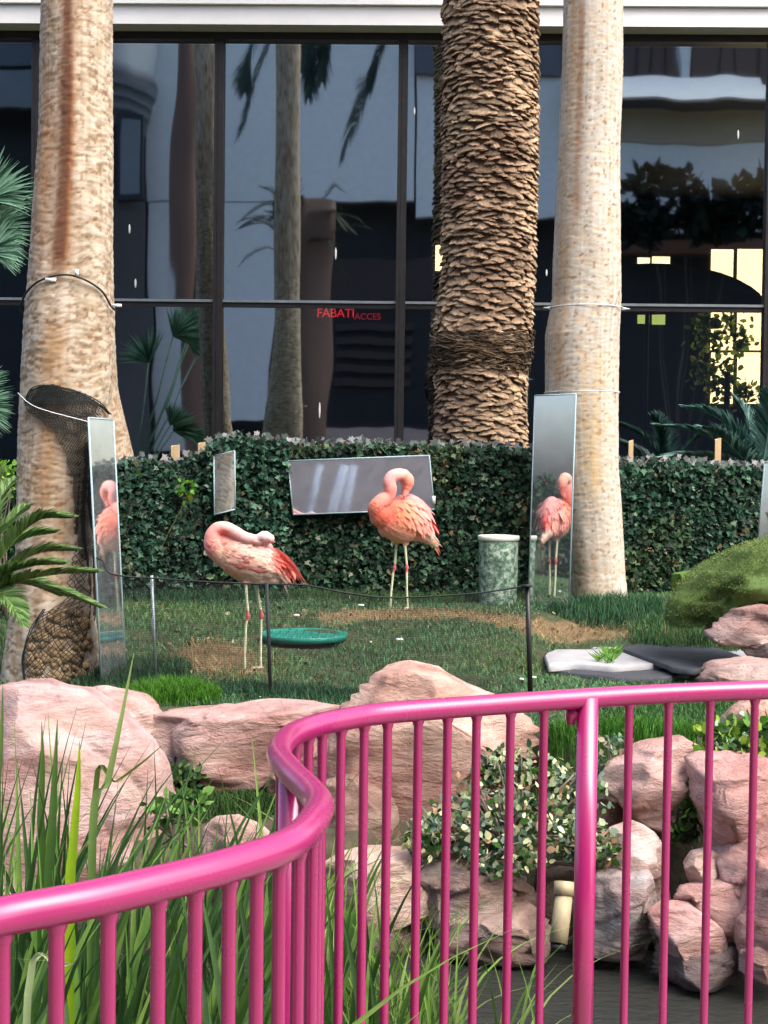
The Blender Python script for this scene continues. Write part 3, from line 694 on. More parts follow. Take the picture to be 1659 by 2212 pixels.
# ================================================================== IVY SCREENS
IVY = [(0, 0, 0)]
for k, (a, r) in enumerate([(180, 0.18), (150, 0.42), (115, 0.30), (85, 0.55), (50, 0.34), (15, 0.45), (0, 0.72), (-15, 0.45), (-50, 0.34), (-85, 0.55), (-115, 0.30), (-150, 0.42)]):
    IVY.append((r * math.cos(R(a)), r * math.sin(R(a)), 0.06 * (1 if k % 2 else -1)))
IVY = np.array(IVY)
def ivy_screen(label, pts, y0, y1, n_leaf, tint=(1, 1, 1), group='artificial ivy screens round the lawn', hole=None):
    """pts: list of (u, Vtop) ; y0..y1 depth at the two ends"""
    n_leaf = int(n_leaf * 1.8); us = [p[0] for p in pts]; ua, ub = us[0], us[-1]
    Y = lambda u: y0 + (y1 - y0) * (u - ua) / (ub - ua)
    mid = aty((ua + ub) / 2, 1100, Y((ua + ub) / 2)); t = thing('ivy_screen', label, 'hedge screen', (mid.x, mid.y, terr(mid.x, mid.y)), group)
    u = rng.uniform(ua, ub, n_leaf); vt = np.interp(u, us, [p[1] for p in pts]); f = rng.uniform(0, 1, n_leaf)
    P = np.zeros((n_leaf, 3))
    for i in range(n_leaf):
        y = Y(u[i]); vb = 1000 + (1.6 - terr((u[i] - CX) / FP * y, y)) * FP / y + 4
        v = vt[i] + (vb - vt[i]) * f[i]; p = aty(u[i], v, y); P[i] = p
    P[:, 1] += rng.uniform(-0.06, 0.03, n_leaf)
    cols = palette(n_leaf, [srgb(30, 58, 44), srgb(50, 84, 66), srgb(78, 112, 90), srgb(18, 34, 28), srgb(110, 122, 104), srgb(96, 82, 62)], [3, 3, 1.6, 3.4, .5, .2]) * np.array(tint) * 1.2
    # the upper fringe is sun-bleached to grey, patches of brown
    br = np.sin(u * 0.013 + 2) * np.sin(f * 4 + u * 0.008) > 0.55
    cols[br] = cols[br] * np.array([1.5, 1.1, 0.9])
    leaves_np(P, rng.uniform(0.030, 0.062, n_leaf), cols, 'foliage', M_leaf, t, 'stuff', facing=1, shape=IVY)
    # lattice of thin wooden strips, one object per strip
    width = abs(aty(ub, 1000, y1).x - aty(ua, 1000, y0).x); k = int(width / 0.105)
    lat = {}
    for sg in (-1, 1):
        for i in range(-9, k + 9):
            a = i / k; seg = []
            for j in range(13):
                uu = ua + (ub - ua) * (a + sg * (j / 12) * 1.05 / width)
                if uu < ua or uu > ub: continue
                y = Y(uu); x = (uu - CX) / FP * y; zt = aty(uu, np.interp(uu, us, [p[1] for p in pts]), y).z; zb = terr(x, y)
                seg.append(Vector((x, y + 0.03 + sg * 0.004, zb + (zt + 0.025 - zb) * (1 - j / 12))))
            if len(seg) > 2:
                m = MB(); m.tube(seg, 0.006, 4, srgb(105, 92, 78)); m.build('slat', M_plain, t)
    # fringe leaves that stick up at the lattice tips
    m = MB(); n = int(width / 0.052); Pp = []
    for i in range(n):
        uu = ua + (ub - ua) * (i + 0.5) / n; y = Y(uu); x = (uu - CX) / FP * y; zt = aty(uu, np.interp(uu, us, [p[1] for p in pts]), y).z
        for q in range(4): Pp.append((x + rnd.uniform(-.02, .02), y + rnd.uniform(-.02, .02), zt + rnd.uniform(-0.02, 0.045)))
    Pp = np.array(Pp); leaves_np(Pp, rng.uniform(0.04, 0.07, len(Pp)), palette(len(Pp), [srgb(125, 135, 132), srgb(80, 100, 90), srgb(150, 150, 150)], [2, 2, 1]), 'top_leaves', M_leaf, t, 'stuff', facing=1, shape=IVY)
    # near-black sheet set a little behind the leaves
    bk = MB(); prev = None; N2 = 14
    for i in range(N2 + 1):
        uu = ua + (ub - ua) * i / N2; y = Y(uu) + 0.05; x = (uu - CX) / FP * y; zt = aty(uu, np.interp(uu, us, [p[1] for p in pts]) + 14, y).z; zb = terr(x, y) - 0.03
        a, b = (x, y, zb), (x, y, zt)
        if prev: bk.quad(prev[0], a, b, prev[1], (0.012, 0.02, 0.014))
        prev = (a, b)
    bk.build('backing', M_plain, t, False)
    return t
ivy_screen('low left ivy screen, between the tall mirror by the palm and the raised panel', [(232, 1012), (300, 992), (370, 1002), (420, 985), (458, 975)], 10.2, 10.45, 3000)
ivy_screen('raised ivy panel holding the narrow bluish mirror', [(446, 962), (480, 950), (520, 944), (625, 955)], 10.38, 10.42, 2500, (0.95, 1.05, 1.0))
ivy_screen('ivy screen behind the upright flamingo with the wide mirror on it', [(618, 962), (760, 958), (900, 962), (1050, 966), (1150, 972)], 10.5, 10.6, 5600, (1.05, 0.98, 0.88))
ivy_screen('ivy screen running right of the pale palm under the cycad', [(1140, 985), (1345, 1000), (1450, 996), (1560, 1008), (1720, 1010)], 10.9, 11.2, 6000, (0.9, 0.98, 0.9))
for (u, v0, v1, y, w, lab) in [(379, 960, 1040, 10.5, .035, 'pale timber stake left of its darker neighbour above the low ivy screen'), (436, 954, 1030, 10.55, .03, 'short broken timber stake beside the raised ivy panel'), (1363, 950, 1060, 11.15, .02, 'thin grey stake behind the ivy just right of the pale palm'), (1551, 946, 1060, 11.2, .026, 'cream timber stake standing in front of the bluish cycad')]:
    a = aty(u, v0, y); b = aty(u + 3, v1, y); m = MB(); zt = terr(a.x, y)
    m.add([(a.x - w, y - .012, zt), (a.x + w, y - .012, zt), (a.x + w, y + .012, zt), (a.x - w, y + .012, zt), (a.x - w * .9, y - .012, a.z - .02), (a.x + w * .9, y - .012, a.z), (a.x + w * .9, y + .012, a.z), (a.x - w * .9, y + .012, a.z - .01)], [(0,3,2,1),(4,5,6,7),(0,1,5,4),(1,2,6,5),(2,3,7,6),(3,0,4,7)])
    tag(m.build('wooden_stake', M_wood, smooth=False), lab, 'stake', 'wooden stakes behind the ivy screens')

# ================================================================== MIRRORS
def mirror(label, BL, BR, TL, TR=None, thick=0.006, edge=0.006):
    BL, BR, TL = Vector(BL), Vector(BR), Vector(TL); TR = TL + (BR - BL)
    t = thing('mirror_panel', label, 'mirror', (BL + BR) / 2, 'acrylic mirrors set round the flamingo lawn')
    n = (BR - BL).cross(TL - BL).normalized()
    if n.y > 0: n = -n
    m = MB(); q = [BL, BR, TR, TL]; b = [p - n * thick for p in q]
    m.add([tuple(p) for p in q + b], [(0, 1, 2, 3), (7, 6, 5, 4), (0, 4, 5, 1), (1, 5, 6, 2), (2, 6, 7, 3), (3, 7, 4, 0)]); m.build('mirror_sheet', M_mirror, t, False)
    m = MB()
    for i in range(4): m.tube([q[i] - n * 0.002, q[(i + 1) % 4] - n * 0.002], edge, 5, srgb(150, 175, 180))
    m.build('edge_trim', M_plain, t); return t
def aim_mirror(label, uc, vc, y, wpx, v0, u_top, target, up=0.0):
    """an upright strip turned so that it shows the target to somebody on the walkway"""
    c = aty(uc, vc, y); din = (c - CAM).normalized(); dout = (Vector(target) - c).normalized(); n = (dout - din); n.z = up; n.normalize()
    wd = Vector((-n.y, n.x, 0)).normalized()
    if wd.x < 0: wd = -wd
    e = RM.transposed() @ (c + wd * .05 - CAM); w = wpx / (((CX + FP * e.x / -e.z) - uc) / .05); 
    ht = aty(uc, v0, y).z; zb = terr(c.x, c.y); g = (aty(u_top, v0, y).x - c.x) / (ht - c.z)
    B = Vector((c.x - g * (c.z - zb), c.y, zb)); T = Vector((c.x + g * (ht - c.z), c.y, ht))
    BL, BR, TL = B - wd * w / 2, B + wd * w / 2, T - wd * w / 2
    mirror(label, BL, BR, TL)
BIRD_L, BIRD_R = ground(545, 1452), ground(865, 1317)
aim_mirror('tall narrow mirror leaning by the rust streaked palm', 230, 1130, 7.72, 53, 905, 219, BIRD_R + Vector((0.10, 0, .65)))
aim_mirror('narrow standing mirror showing the upright flamingo beside the pale palm', 1190, 1130, 9.86, 88, 853, 1199, BIRD_R + Vector((0.0, 0.03, .65)))
mirror('wide low mirror fixed across the ivy screen behind the upright flamingo', aty(633, 1112, 10.37), aty(938, 1100, 10.37), aty(622, 996, 10.375))
mirror('narrow bluish mirror half buried in the raised ivy panel', aty(463, 1112, 10.27), aty(508, 1100, 10.27), aty(462, 985, 10.335))
p1 = aty(1637, 1170, 9.9); p2 = aty(1690, 1165, 9.8)
mirror('dark mirror strip cut off by the right edge above the green mat', p1, p2, aty(1652, 1000, 9.9))
m = MB(); c = aty(937, 1080, 10.34); m.box((c.x - .012, c.y - .01, c.z - .03), (c.x + .012, c.y + .01, c.z + .03)); tag(m.build('plastic_clip', M_white_tag), 'small white clip at the right end of the wide mirror', 'clip')

# ================================================================== NETTING
def rope(pts, r, col, name, label, cat, mat=M_net, per=8):
    m = MB(); m.tube(catmull(pts, per), r, 6, col); return tag(m.build(name, mat), label, cat)
NT = [(236, 1237, 7.52), (280, 1246, 7.52), (328, 1249, 7.52), (450, 1257, 7.46), (575, 1262, 7.42), (660, 1264, 7.42), (750, 1281, 7.42), (850, 1291, 7.45), (1000, 1284, 7.45), (1080, 1275, 7.45), (1140, 1265, 7.45)]
tops = catmull([aty(u, v, y) for u, v, y in NT], 30)
tn = thing('net_fence', 'low black mesh net fence sagging across the lawn in front of the flamingos', 'net fence', (-0.4, 7.45, terr(-0.4, 7.45)))
m = MB(); m.tube(catmull([aty(200, 1203, 7.6), aty(222, 1212, 7.54)] + [aty(u, v, y) for u, v, y in NT], 6), 0.005, 6); m.build('top_cord', M_net, tn)
m = MB(); nn = len(tops); L = 0
acc = [0]
for i in range(1, nn): acc.append(acc[-1] + (tops[i] - tops[i - 1]).length)
tot = acc[-1]; cnt = int(tot / 0.0085); wv = 0.0011
def on_top(s):
    for i in range(1, nn):
        if acc[i] >= s: return tops[i - 1].lerp(tops[i], (s - acc[i - 1]) / (acc[i] - acc[i - 1]))
    return tops[-1]
for k in range(cnt + 1):
    p = on_top(tot * k / cnt); zb = terr(p.x, p.y) + 0.01
    q = Vector((p.x + 0.02 * math.sin(k * .07), p.y - 0.03 + 0.03 * math.sin(k * .05), zb))
    m.quad(p + Vector((-wv / 2, 0, 0)), p + Vector((wv / 2, 0, 0)), q + Vector((wv / 2, 0, 0)), q + Vector((-wv / 2, 0, 0)))
for r_ in range(1, 100):
    z = r_ * 0.0085; prev = None
    for k in range(0, cnt + 1, 8):
        p = on_top(tot * k / cnt); zb = terr(p.x, p.y) + 0.01; zz = p.z - z - 0.004 * math.sin(k * .03 + r_)
        f = z / max(0.1, p.z - zb)
        cur = Vector((p.x + 0.02 * math.sin(k * .07) * f, p.y + f * (-0.03 + 0.03 * math.sin(k * .05)), zz)) if zz > zb else None
        if prev and cur: m.quad(prev, cur, cur + Vector((0, 0, wv)), prev + Vector((0, 0, wv)))
        prev = cur
m.build('mesh_net', M_net, tn, False, kind='stuff')
for (u, v, y, r_, mat, lab, z0) in [(328, 1243, 7.54, .0085, M_sill, 'pale fence stake', 0), (576, 1258, 7.4, .010, M_net, 'dark fence stake', 0), (1139, 1262, 7.44, .014, M_frame, 'thick brown fence stake', 0)]:
    a = aty(u, v, y); m = MB(); m.tube([a, Vector((a.x + 0.03, a.y, terr(a.x, a.y) - 0.05))], r_, 8); m.build('stake', mat, tn, label=lab)
a = aty(1140, 1266, 7.42); m = MB(); m.box((a.x - .028, a.y - .02, a.z - .006), (a.x + .02, a.y + .02, a.z + .008)); m.build('clip', M_net, tn)
# crumpled netting wrapped round the left palm
tw = thing('plastic_netting', 'crumpled black plastic netting wrapped down the side of the left palm', 'netting', (aty(190, 1400, 7.4).x, 7.4, 0.35))
def front_of_palm(u, v, off=0.012):
    y = PA; p = aty(u, v, y); cu, r = interp([(0, 167, 76), (300, 164, 79), (600, 152, 91), (700, 148, 96), (850, 143, 95), (1000, 130, 88), (1200, 121, 84), (1350, 113, 92), (1430, 112, 104), (1500, 114, 116)], v)
    s = FP / y; rr = r / s + off; dx = (u - cu) / s
    dd = math.sqrt(max(0.0, rr * rr - dx * dx)); return Vector((p.x, y - dd - 0.004, p.z))
def net_patch(rows, cell, rad, jit, name):
    """rows: (V, u_left, u_right)"""
    v0, v1 = rows[0][0], rows[-1][0]; nV = int((v1 - v0) / cell); m = MB()
    def pt(i, k):
        v = v0 + (v1 - v0) * i / nV; ul, ur = interp(rows, v); n = max(2, int((ur - ul) / cell)); return v, ul, ur
    for sg in (-1, 1):
        for st in range(-nV, 60):
            seg = []
            for i in range(nV + 1):
                v = v0 + (v1 - v0) * i / nV; ul, ur = interp(rows, v); u = ul + (st + (i if sg > 0 else -i + nV)) * cell * 0.9
                if ul <= u <= ur:
                    bmp = 0.01 * noise.noise((u * .03, v * .02, 1.0)) + 0.012
                    p = front_of_palm(u + 6 * noise.noise((u * .05, v * .05, 3.0)), v + 7 * noise.noise((u * .06, v * .04, 9.0)), bmp + jit); seg.append(p)
                elif len(seg) > 1: m.tube(seg, rad, 4, cap=False); seg = []
                else: seg = []
            if len(seg) > 1: m.tube(seg, rad, 4, cap=False)
    m.build(name, M_net, tw, kind='stuff')
net_patch([(838, 120, 150), (852, 92, 200), (872, 72, 225), (890, 80, 232), (910, 112, 232), (940, 145, 215), (980, 162, 212), (1050, 176, 212), (1200, 184, 212)], 6, 0.0017, 0.002, 'net_sheet')
net_patch([(840, 130, 160), (852, 100, 205), (868, 85, 228), (880, 76, 232)], 5, 0.0017, 0.012, 'net_sheet')
net_patch([(1190, 178, 205), (1290, 160, 206), (1320, 110, 206), (1370, 82, 206), (1430, 78, 200), (1485, 90, 190)], 12, 0.0022, 0.035, 'net_sheet')
m = MB()
for k in range(5):
    pts = [front_of_palm(u + rnd.uniform(-3, 3), v + rnd.uniform(-3, 3), 0.008) for u, v in [(72, 872), (90, 845), (130, 840), (180, 850), (222, 872), (238, 893)]]
    m.tube(catmull(pts, 5), 0.003, 5)
for k in range(4):
    pts = [front_of_palm(u + rnd.uniform(-3, 3), v, 0.03) for u, v in [(120, 1305), (92, 1350), (78, 1400), (80, 1440), (95, 1490)]]
    m.tube(catmull(pts, 5), 0.003, 5)
m.build('net_hem', M_net, tw, kind='stuff')
# brown net-covered root mass low on the trunk
bm_ = MB()
for i in range(150):
    v = rnd.uniform(1312, 1485); ul, ur = interp([(1312, 130, 200), (1360, 90, 205), (1430, 84, 200), (1485, 95, 190)], v); u = rnd.uniform(ul, ur)
    p = front_of_palm(u, v, 0.0); s_ = rnd.uniform(0.012, 0.028); g = rnd.uniform(0.7, 1.2)
    bm_.ell(p, (s_ * 1.25, 0.016, s_ * 1.05), tuple(x * g for x in srgb(165, 140, 105)), 8, 5)
for q_, (ua, rw) in enumerate([(178, .022), (190, .030), (200, .028)]):
    pts = [front_of_palm(ua + 4 * math.sin(v * .02 + q_) + (1000 - v) * (.02 if v < 1000 else 0.0), v, -0.022) for v in range(905 + 50 * (2 - q_), 1440, 12)]
    bm_.tube(pts, [rw * .75 * (1 + .3 * noise.noise((i * .5, q_, 1))) for i in range(len(pts))], 10, srgb(110, 92, 78), cols=[tuple(x * (1 + .35 * noise.noise((i * .9, q_, 5))) for x in srgb(84, 72, 64)) for i in range(len(pts))])
bm_.build('root_mass', M_bark, palmA)
# hoops and wires on the trunks
m = MB()
def ring_pts(px, y, prof_y, back=0.24):
    f = [front_of_palm(u, v, 0.02) for u, v in px]; b = [Vector((p.x, 2 * PA - p.y, p.z - 0.0)) for p in reversed(f[1:-1])]
    return f, b
f_, b_ = ring_pts([(52, 668), (75, 640), (110, 618), (160, 607), (200, 615), (232, 636), (246, 664)], PA, None)
m.tube(catmull([Vector((f_[0].x - .012, PA, f_[0].z - .02))] + f_ + [Vector((f_[-1].x + .012, PA, f_[-1].z - .02))], 6), 0.006, 6)
th_ = thing('hose_hoop', 'dark hoop of hose hung round the rust streaked palm', 'hoop', Vector((f_[3].x, 7.35, f_[3].z)))
m.build('hose', M_net, th_)
for (u, v, dx, dz) in [(110, 617, .03, .010), (166, 603, .010, .016), (252, 666, .028, .008)]:
    p = front_of_palm(min(u, 240), v, 0.03); p.x = aty(u, v, p.y).x; m = MB(); m.box((p.x - dx, p.y - .008, p.z - dz), (p.x + dx, p.y + .004, p.z + dz)); m.build('tag', M_white_tag, th_)
def wire_ring(c, r, z, tilt, name, label, tags=True, rad=0.0035):
    t = thing(name, label, 'wire', (c[0], c[1], z)); m = MB()
    m.tube([(c[0] + r * math.cos(a), c[1] + r * math.sin(a), z + tilt * math.cos(a)) for a in [2 * math.pi * i / 40 for i in range(41)]], rad, 5, (0.75, 0.78, 0.75)); m.build('wire_loop', M_white_tag, t)
    if tags:
        for sg in (-1, 1):
            m = MB(); x = c[0] + sg * (r + .012); m.add([(x - sg * .015, c[1], z + sg * tilt + .014), (x + sg * .045, c[1], z + sg * tilt), (x - sg * .015, c[1], z + sg * tilt - .012), (x, c[1] - .012, z + sg * tilt)], [(0, 1, 3), (1, 2, 3), (0, 3, 2), (0, 2, 1)]); m.build('tag', M_white_tag, t, False)
cB = aty(1267, 666, 10.25); wire_ring((cB.x, 10.25), 78 / sc(cB), cB.z, 0.0, 'wire_tie', 'white wire tied round the pale palm with two white tags')
cB = aty(1257, 848, 10.25); wire_ring((cB.x, 10.25), 81 / sc(cB), cB.z, 0.004, 'wire_tie', 'faint lower wire round the pale palm just above the mirror', False, 0.0025)
rope([front_of_palm(55, 852, .03), front_of_palm(90, 876, .05), front_of_palm(130, 892, .05), aty(195, 912, 7.72)], 0.0022, (1, 1, 1), 'white_cord', 'thin pale cord tied from the rust streaked palm to the tall mirror', 'cord', M_white_tag)

# ================================================================== CYLINDER, PAN, SLABS, MAT
def bucket():
    p = ground(1075, 1306); y = p.y; s = FP / y; r = 43 / s; h = 150 / s
    t = thing('bucket', 'green stained white feed bucket standing beside the upright flamingo', 'bucket', p)
    mt, tt, b = nodes('algae_stained_plastic'); v = mapped(tt); n = noise_n(tt, v, 26, 8, 0.75); n2 = noise_n(tt, v, 4, 5)
    c = ramp(tt, n, [(0.40, (0.055, 0.11, 0.075)), (0.50, (0.16, 0.28, 0.20)), (0.58, (0.50, 0.60, 0.50))]); c = mul(tt, c, ramp(tt, n2, [(0.35, 0.7), (0.65, 1.15)]))
    tt.links.new(c, b.inputs['Base Color']); b.inputs['Roughness'].default_value = 0.55
    m = MB(); m.lathe([(0.0, 0.0), (r * .93, 0.0), (r * .95, 0.02), (r, h - .035)], 40, p); m.build('wall', mt, t)
    m = MB(); m.lathe([(r, h - .036), (r * 1.04, h - .034), (r * 1.05, h - .004), (r * 1.02, h), (r * 0.93, h), (r * .92, h - .01), (0, h - .014)], 40, p); m.build('lid', simple('white_plastic_lid', (0.72, 0.76, 0.66), 0.5, 0.12, 14, bmp=.1), t)
    return p
bk_ = bucket()
def pan():
    p = ground(655, 1384); s = sc(p); r = 94 / s
    t = thing('feeding_pan', 'shallow teal green round pan lying on the lawn', 'pan', p)
    m = MB(); m.lathe([(0.0, 0.012), (r * .86, 0.012), (r * .97, 0.022), (r, 0.025), (r * 1.015, .022), (r * 1.0, -0.012), (0, -.012)], 48, (p.x, p.y, p.z + 0.025)); m.build('dish', M_pan, t)
    for k in range(9):
        m = MB(); x = (k / 8 - 0.5) * 1.5 * r; L = math.sqrt(max(0.01, (r * .84) ** 2 - x * x)); m.box((p.x + x - .005, p.y - L, p.z + .035), (p.x + x + .005, p.y + L, p.z + .042)); m.build('rib', M_pan, t)
pan()
def sheet(pts, z, th, name, mat, lab, cat, wav=0.0, ground_follow=True, sub=5):
    P = [atz(u, v, z) for u, v in pts]; c = sum(P, Vector()) / len(P); m = MB(); top = []
    for a, b in zip(P, P[1:] + P[:1]):
        for k in range(sub): top.append(a.lerp(b, k / sub))
    top = [p + Vector((rnd.uniform(-.003, .003), rnd.uniform(-.003, .003), wav * noise.noise((p.x * 5, p.y * 5, z * 9)))) for p in top]
    n = len(top); cc = Vector((c.x, c.y, z + th)); rings = []
    for fr in (1.0, 0.97, 0.6, 0.3):
        rings += [tuple(cc.lerp(p, fr) + Vector((0, 0, (th if fr < 1 else th * .7) - (th if True else 0) * (1 - fr) + (wav * .6 * noise.noise((p.x * 4 * fr, p.y * 4, 2)) if fr < 1 else 0)))) for p in top]
    low = [(p.x, p.y, p.z - 0.02) for p in top]
    v = rings + low + [tuple(cc)]
    f = []
    for r_ in range(3):
        for i in range(n): f.append((r_ * n + i, r_ * n + (i + 1) % n, (r_ + 1) * n + (i + 1) % n, (r_ + 1) * n + i))
    for i in range(n): f.append((3 * n + i, 3 * n + (i + 1) % n, 5 * n)); f.append((4 * n + i, 4 * n + (i + 1) % n, (i + 1) % n, i))
    m.add(v, f); return tag(m.build(name, mat), lab, cat)
sheet([(1176, 1418), (1200, 1408), (1300, 1408), (1350, 1412), (1444, 1438), (1330, 1446), (1240, 1440), (1185, 1444)], 0.385, 0.018, 'stone_slab', M_slab, 'pale flat slab left of the black rubber mat', 'stone slab')
sheet([(1275, 1405), (1345, 1372), (1440, 1364), (1475, 1354), (1530, 1378), (1628, 1418), (1560, 1428), (1400, 1412)], 0.385, 0.02, 'stone_slab', M_slab, 'long pale slab edge showing behind the black rubber mat', 'stone slab')
sheet([(1332, 1400), (1478, 1374), (1612, 1424), (1500, 1452), (1452, 1446), (1440, 1440)], 0.415, 0.010, 'rubber_mat', M_liner, 'black rubber mat lying as a diamond on the slabs', 'mat', 0.008, sub=3)
sheet([(1180, 1448), (1240, 1444), (1440, 1442), (1470, 1448), (1500, 1455), (1450, 1468), (1330, 1468), (1230, 1458)], 0.355, 0.015, 'pond_liner', M_liner, 'dark liner strip in front of the pale slab', 'liner', 0.01)
for (u, v) in [(1315, 1418), (1322, 1412), (1305, 1428)]:
    p = atz(u, v, 0.41); m = MB()
    for k in range(26):
        a = rnd.uniform(0, 6.28); q = p + Vector((rnd.uniform(-.05, .05), rnd.uniform(-.06, .06), 0)); m.blade(q, q + Vector((math.cos(a) * .06, math.sin(a) * .06, .05)), 0.01, n=2, col=srgb(95, 140, 55))
    tag(m.build('grass_tuft', M_grass, kind='stuff'), 'small weed tuft growing over the pale slab')
# white petals on the lawn
for i, (u, v) in enumerate([(863, 1393), (640, 1340), (1130, 1480), (780, 1318), (1150, 1476)]):
    p = ground(u, v); m = MB()
    for k in range(3): m.ell((p.x + rnd.uniform(-.012, .012), p.y, p.z + .035), (.014, .01, .008), (.8, .82, .8), 8, 5)
    tag(m.build('fallen_petal', M_plain), ['white petal on the lawn right of the pan', 'white speck in the shade above the pan', 'white petal at the foot of the brown fence stake', 'white speck in the grass between the two flamingos', 'tiny white petal touching the rail post side of the stake'][i], 'petal', 'white petals on the lawn')

# ================================================================== ROCKS
ICO = None
def rock(label, out, y, depth, tint=(1, 1, 1), rough=1.0, group='pink sandstone rocks round the pond', seed=None, flat=0.55, sub=5, name='rock', amp=1.0, build=True):
    """out: outline in the picture (star-shaped round its centre); y: distance of its middle; depth: half thickness in metres"""
    global ICO
    import bmesh
    seed = seed if seed is not None else out[0][0] * 0.13
    cu = sum(p[0] for p in out) / len(out); cv = sum(p[1] for p in out) / len(out)
    if ICO is None:
        b = bmesh.new(); bmesh.ops.create_icosphere(b, subdivisions=sub, radius=1.0); ICO = ([v.co.copy() for v in b.verts], [tuple(v.index for v in f.verts) for f in b.faces]); b.free()
    out = [(cu + (p[0] - cu) * 1.06, cv + (p[1] - cv) * 1.06) for p in out]
    s = FP / y; c = aty(cu, cv, y)
    ang = []
    poly = [((p[0] - cu) / s, -(p[1] - cv) / s) for p in out]
    def rad(th):
        dx, dz = math.cos(th), math.sin(th); best = 0
        for (x0, z0), (x1, z1) in zip(poly, poly[1:] + poly[:1]):
            ex, ez = x1 - x0, z1 - z0; den = dx * ez - dz * ex
            if abs(den) < 1e-9: continue
            t = (x0 * ez - z0 * ex) / den; q = (x0 * dz - z0 * dx) / den
            if t > 0 and -1e-4 <= q <= 1.0001: best = max(best, t)
        return best or 0.1
    R_ = [rad(2 * math.pi * k / 180) for k in range(180)]
    vs = []
    rk = random.Random(int(seed * 977) + 5); planes = []
    ext = max(R_)
    for q_ in range(16):
        a_ = rk.uniform(0, 6.283); e_ = rk.uniform(-0.5, 0.9); nn_ = Vector((math.cos(a_) * math.cos(e_), -abs(math.sin(a_) * math.cos(e_)) if q_ < 12 else math.sin(a_), math.sin(e_))).normalized()
        planes.append((nn_, rk.uniform(0.54, 0.86)))
    sup = []
    raw = []
    for p in ICO[0]:
        th = math.atan2(p.z, p.x) % (2 * math.pi); k = th / (2 * math.pi) * 180; i = int(k) % 180; fr = k - int(k)
        r = R_[i] * (1 - fr) + R_[(i + 1) % 180] * fr; pl = math.hypot(p.x, p.z) ** flat; w = math.copysign(abs(p.y) ** 0.8, p.y)
        raw.append(Vector((r * pl * math.cos(th), depth * w, r * pl * math.sin(th))))
    for nn_, fr_ in planes: sup.append(max(v_.dot(nn_) for v_ in raw))
    for vi_, p in enumerate(ICO[0]):
        th = math.atan2(p.z, p.x) % (2 * math.pi); k = th / (2 * math.pi) * 180; i = int(k) % 180; fr = k - int(k)
        r = R_[i] * (1 - fr) + R_[(i + 1) % 180] * fr
        pl = math.hypot(p.x, p.z) ** flat; w = math.copysign(abs(p.y) ** 0.8, p.y)
        q0 = raw[vi_].copy(); edge_ = abs(p.y) ** 0.5
        for (nn_, fr_), sp_ in zip(planes, sup):
            fr2 = 1 - (1 - fr_) * (0.25 + 0.75 * min(1, edge_ * 1.6)); ex_ = q0.dot(nn_) - fr2 * sp_
            if ex_ > 0: q0 -= nn_ * ex_ * 0.93
        q = q0 + c
        n1 = noise.noise(q * 2.3 + Vector((seed, 0, 0))); 
        fc = noise.cell_vector(q * 0.0)
        n2 = noise.ridged_multi_fractal(q * 3.0 + Vector((seed, 2, 0)), 0.9, 2.1, 4, 1.0, 2.0) - 1.0
        st = noise.noise(Vector((q.x * 1.2, q.y * 1.2, q.z * 20 + 4 * q.x * math.sin(seed * 7) + seed + 2 * n1))); st = math.copysign(abs(st) ** 0.6, st)
        n3 = noise.noise(q * 22)
        lay = math.floor(q.z * 8.5 + 2.2 * q.x * math.sin(seed * 3) + 1.2 * n1 + seed); lz = (lay * 12.9898) % 1.0; st += 2.0 * (math.sin(lay * 78.233 + seed) )
        dsp = amp * (0.035 * n1 - 0.022 * n2 + 0.011 * st + 0.005 * n3) * min(1.0, depth * 3.0)
        dr = Vector((p.x, p.y, p.z)); fm = 0.35 + 0.65 * abs(p.y)
        q += dr * dsp * fm; vs.append(tuple(q))
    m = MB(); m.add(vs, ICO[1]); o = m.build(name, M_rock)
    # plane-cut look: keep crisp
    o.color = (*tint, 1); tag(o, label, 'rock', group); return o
G = (0.98, 0.98, 0.98)
rock('large rounded pink boulder at the left edge behind the strap leaves', [(-30, 1500), (20, 1492), (90, 1488), (170, 1505), (250, 1550), (310, 1610), (345, 1680), (356, 1760), (330, 1860), (250, 1940), (100, 1960), (-60, 1950), (-110, 1800), (-110, 1600)], 6.05, 0.42, (1.0, 0.93, 0.95), flat=0.30)
rock('low flat pink rock resting behind the large left boulder', [(60, 1505), (130, 1490), (220, 1490), (300, 1510), (375, 1550), (330, 1570), (200, 1575), (90, 1550)], 6.9, 0.3, (1.08, 0.98, 0.95), flat=0.4)
rock('long pink slab rock with a flat pale top in the middle of the shore', [(285, 1560), (340, 1545), (470, 1536), (560, 1530), (640, 1526), (745, 1525), (760, 1600), (700, 1625), (640, 1650), (600, 1665), (560, 1692), (470, 1692), (410, 1655), (370, 1625), (330, 1592)], 6.85, 0.3, (1.0, 0.9, 0.88), flat=0.35)
rock('brownish rock under the right end of the slab', [(560, 1660), (640, 1640), (740, 1610), (760, 1720), (700, 1760), (600, 1740)], 6.75, 0.2, (0.85, 0.8, 0.75))
rock('tall pale orange boulder in the centre rising above the pink rail', [(732, 1530), (762, 1485), (800, 1465), (880, 1450), (950, 1462), (1020, 1495), (1100, 1530), (1150, 1560), (1172, 1590), (1150, 1650), (1080, 1720), (1000, 1800), (860, 1840), (760, 1800), (720, 1700), (716, 1600)], 6.45, 0.42, (1.1, 0.98, 0.86), flat=0.28)
rock('dark rock face under the centre boulder', [(690, 1700), (760, 1680), (850, 1720), (870, 1830), (780, 1860), (690, 1850)], 6.15, 0.2, (0.6, 0.58, 0.5))  # tint darker than the boulder above it
rock('small pinkish rock half hidden by grass left of the rail bend', [(436, 1800), (460, 1775), (510, 1765), (560, 1790), (600, 1820), (580, 1880), (450, 1870)], 5.6, 0.16, (0.9, 0.8, 0.75))
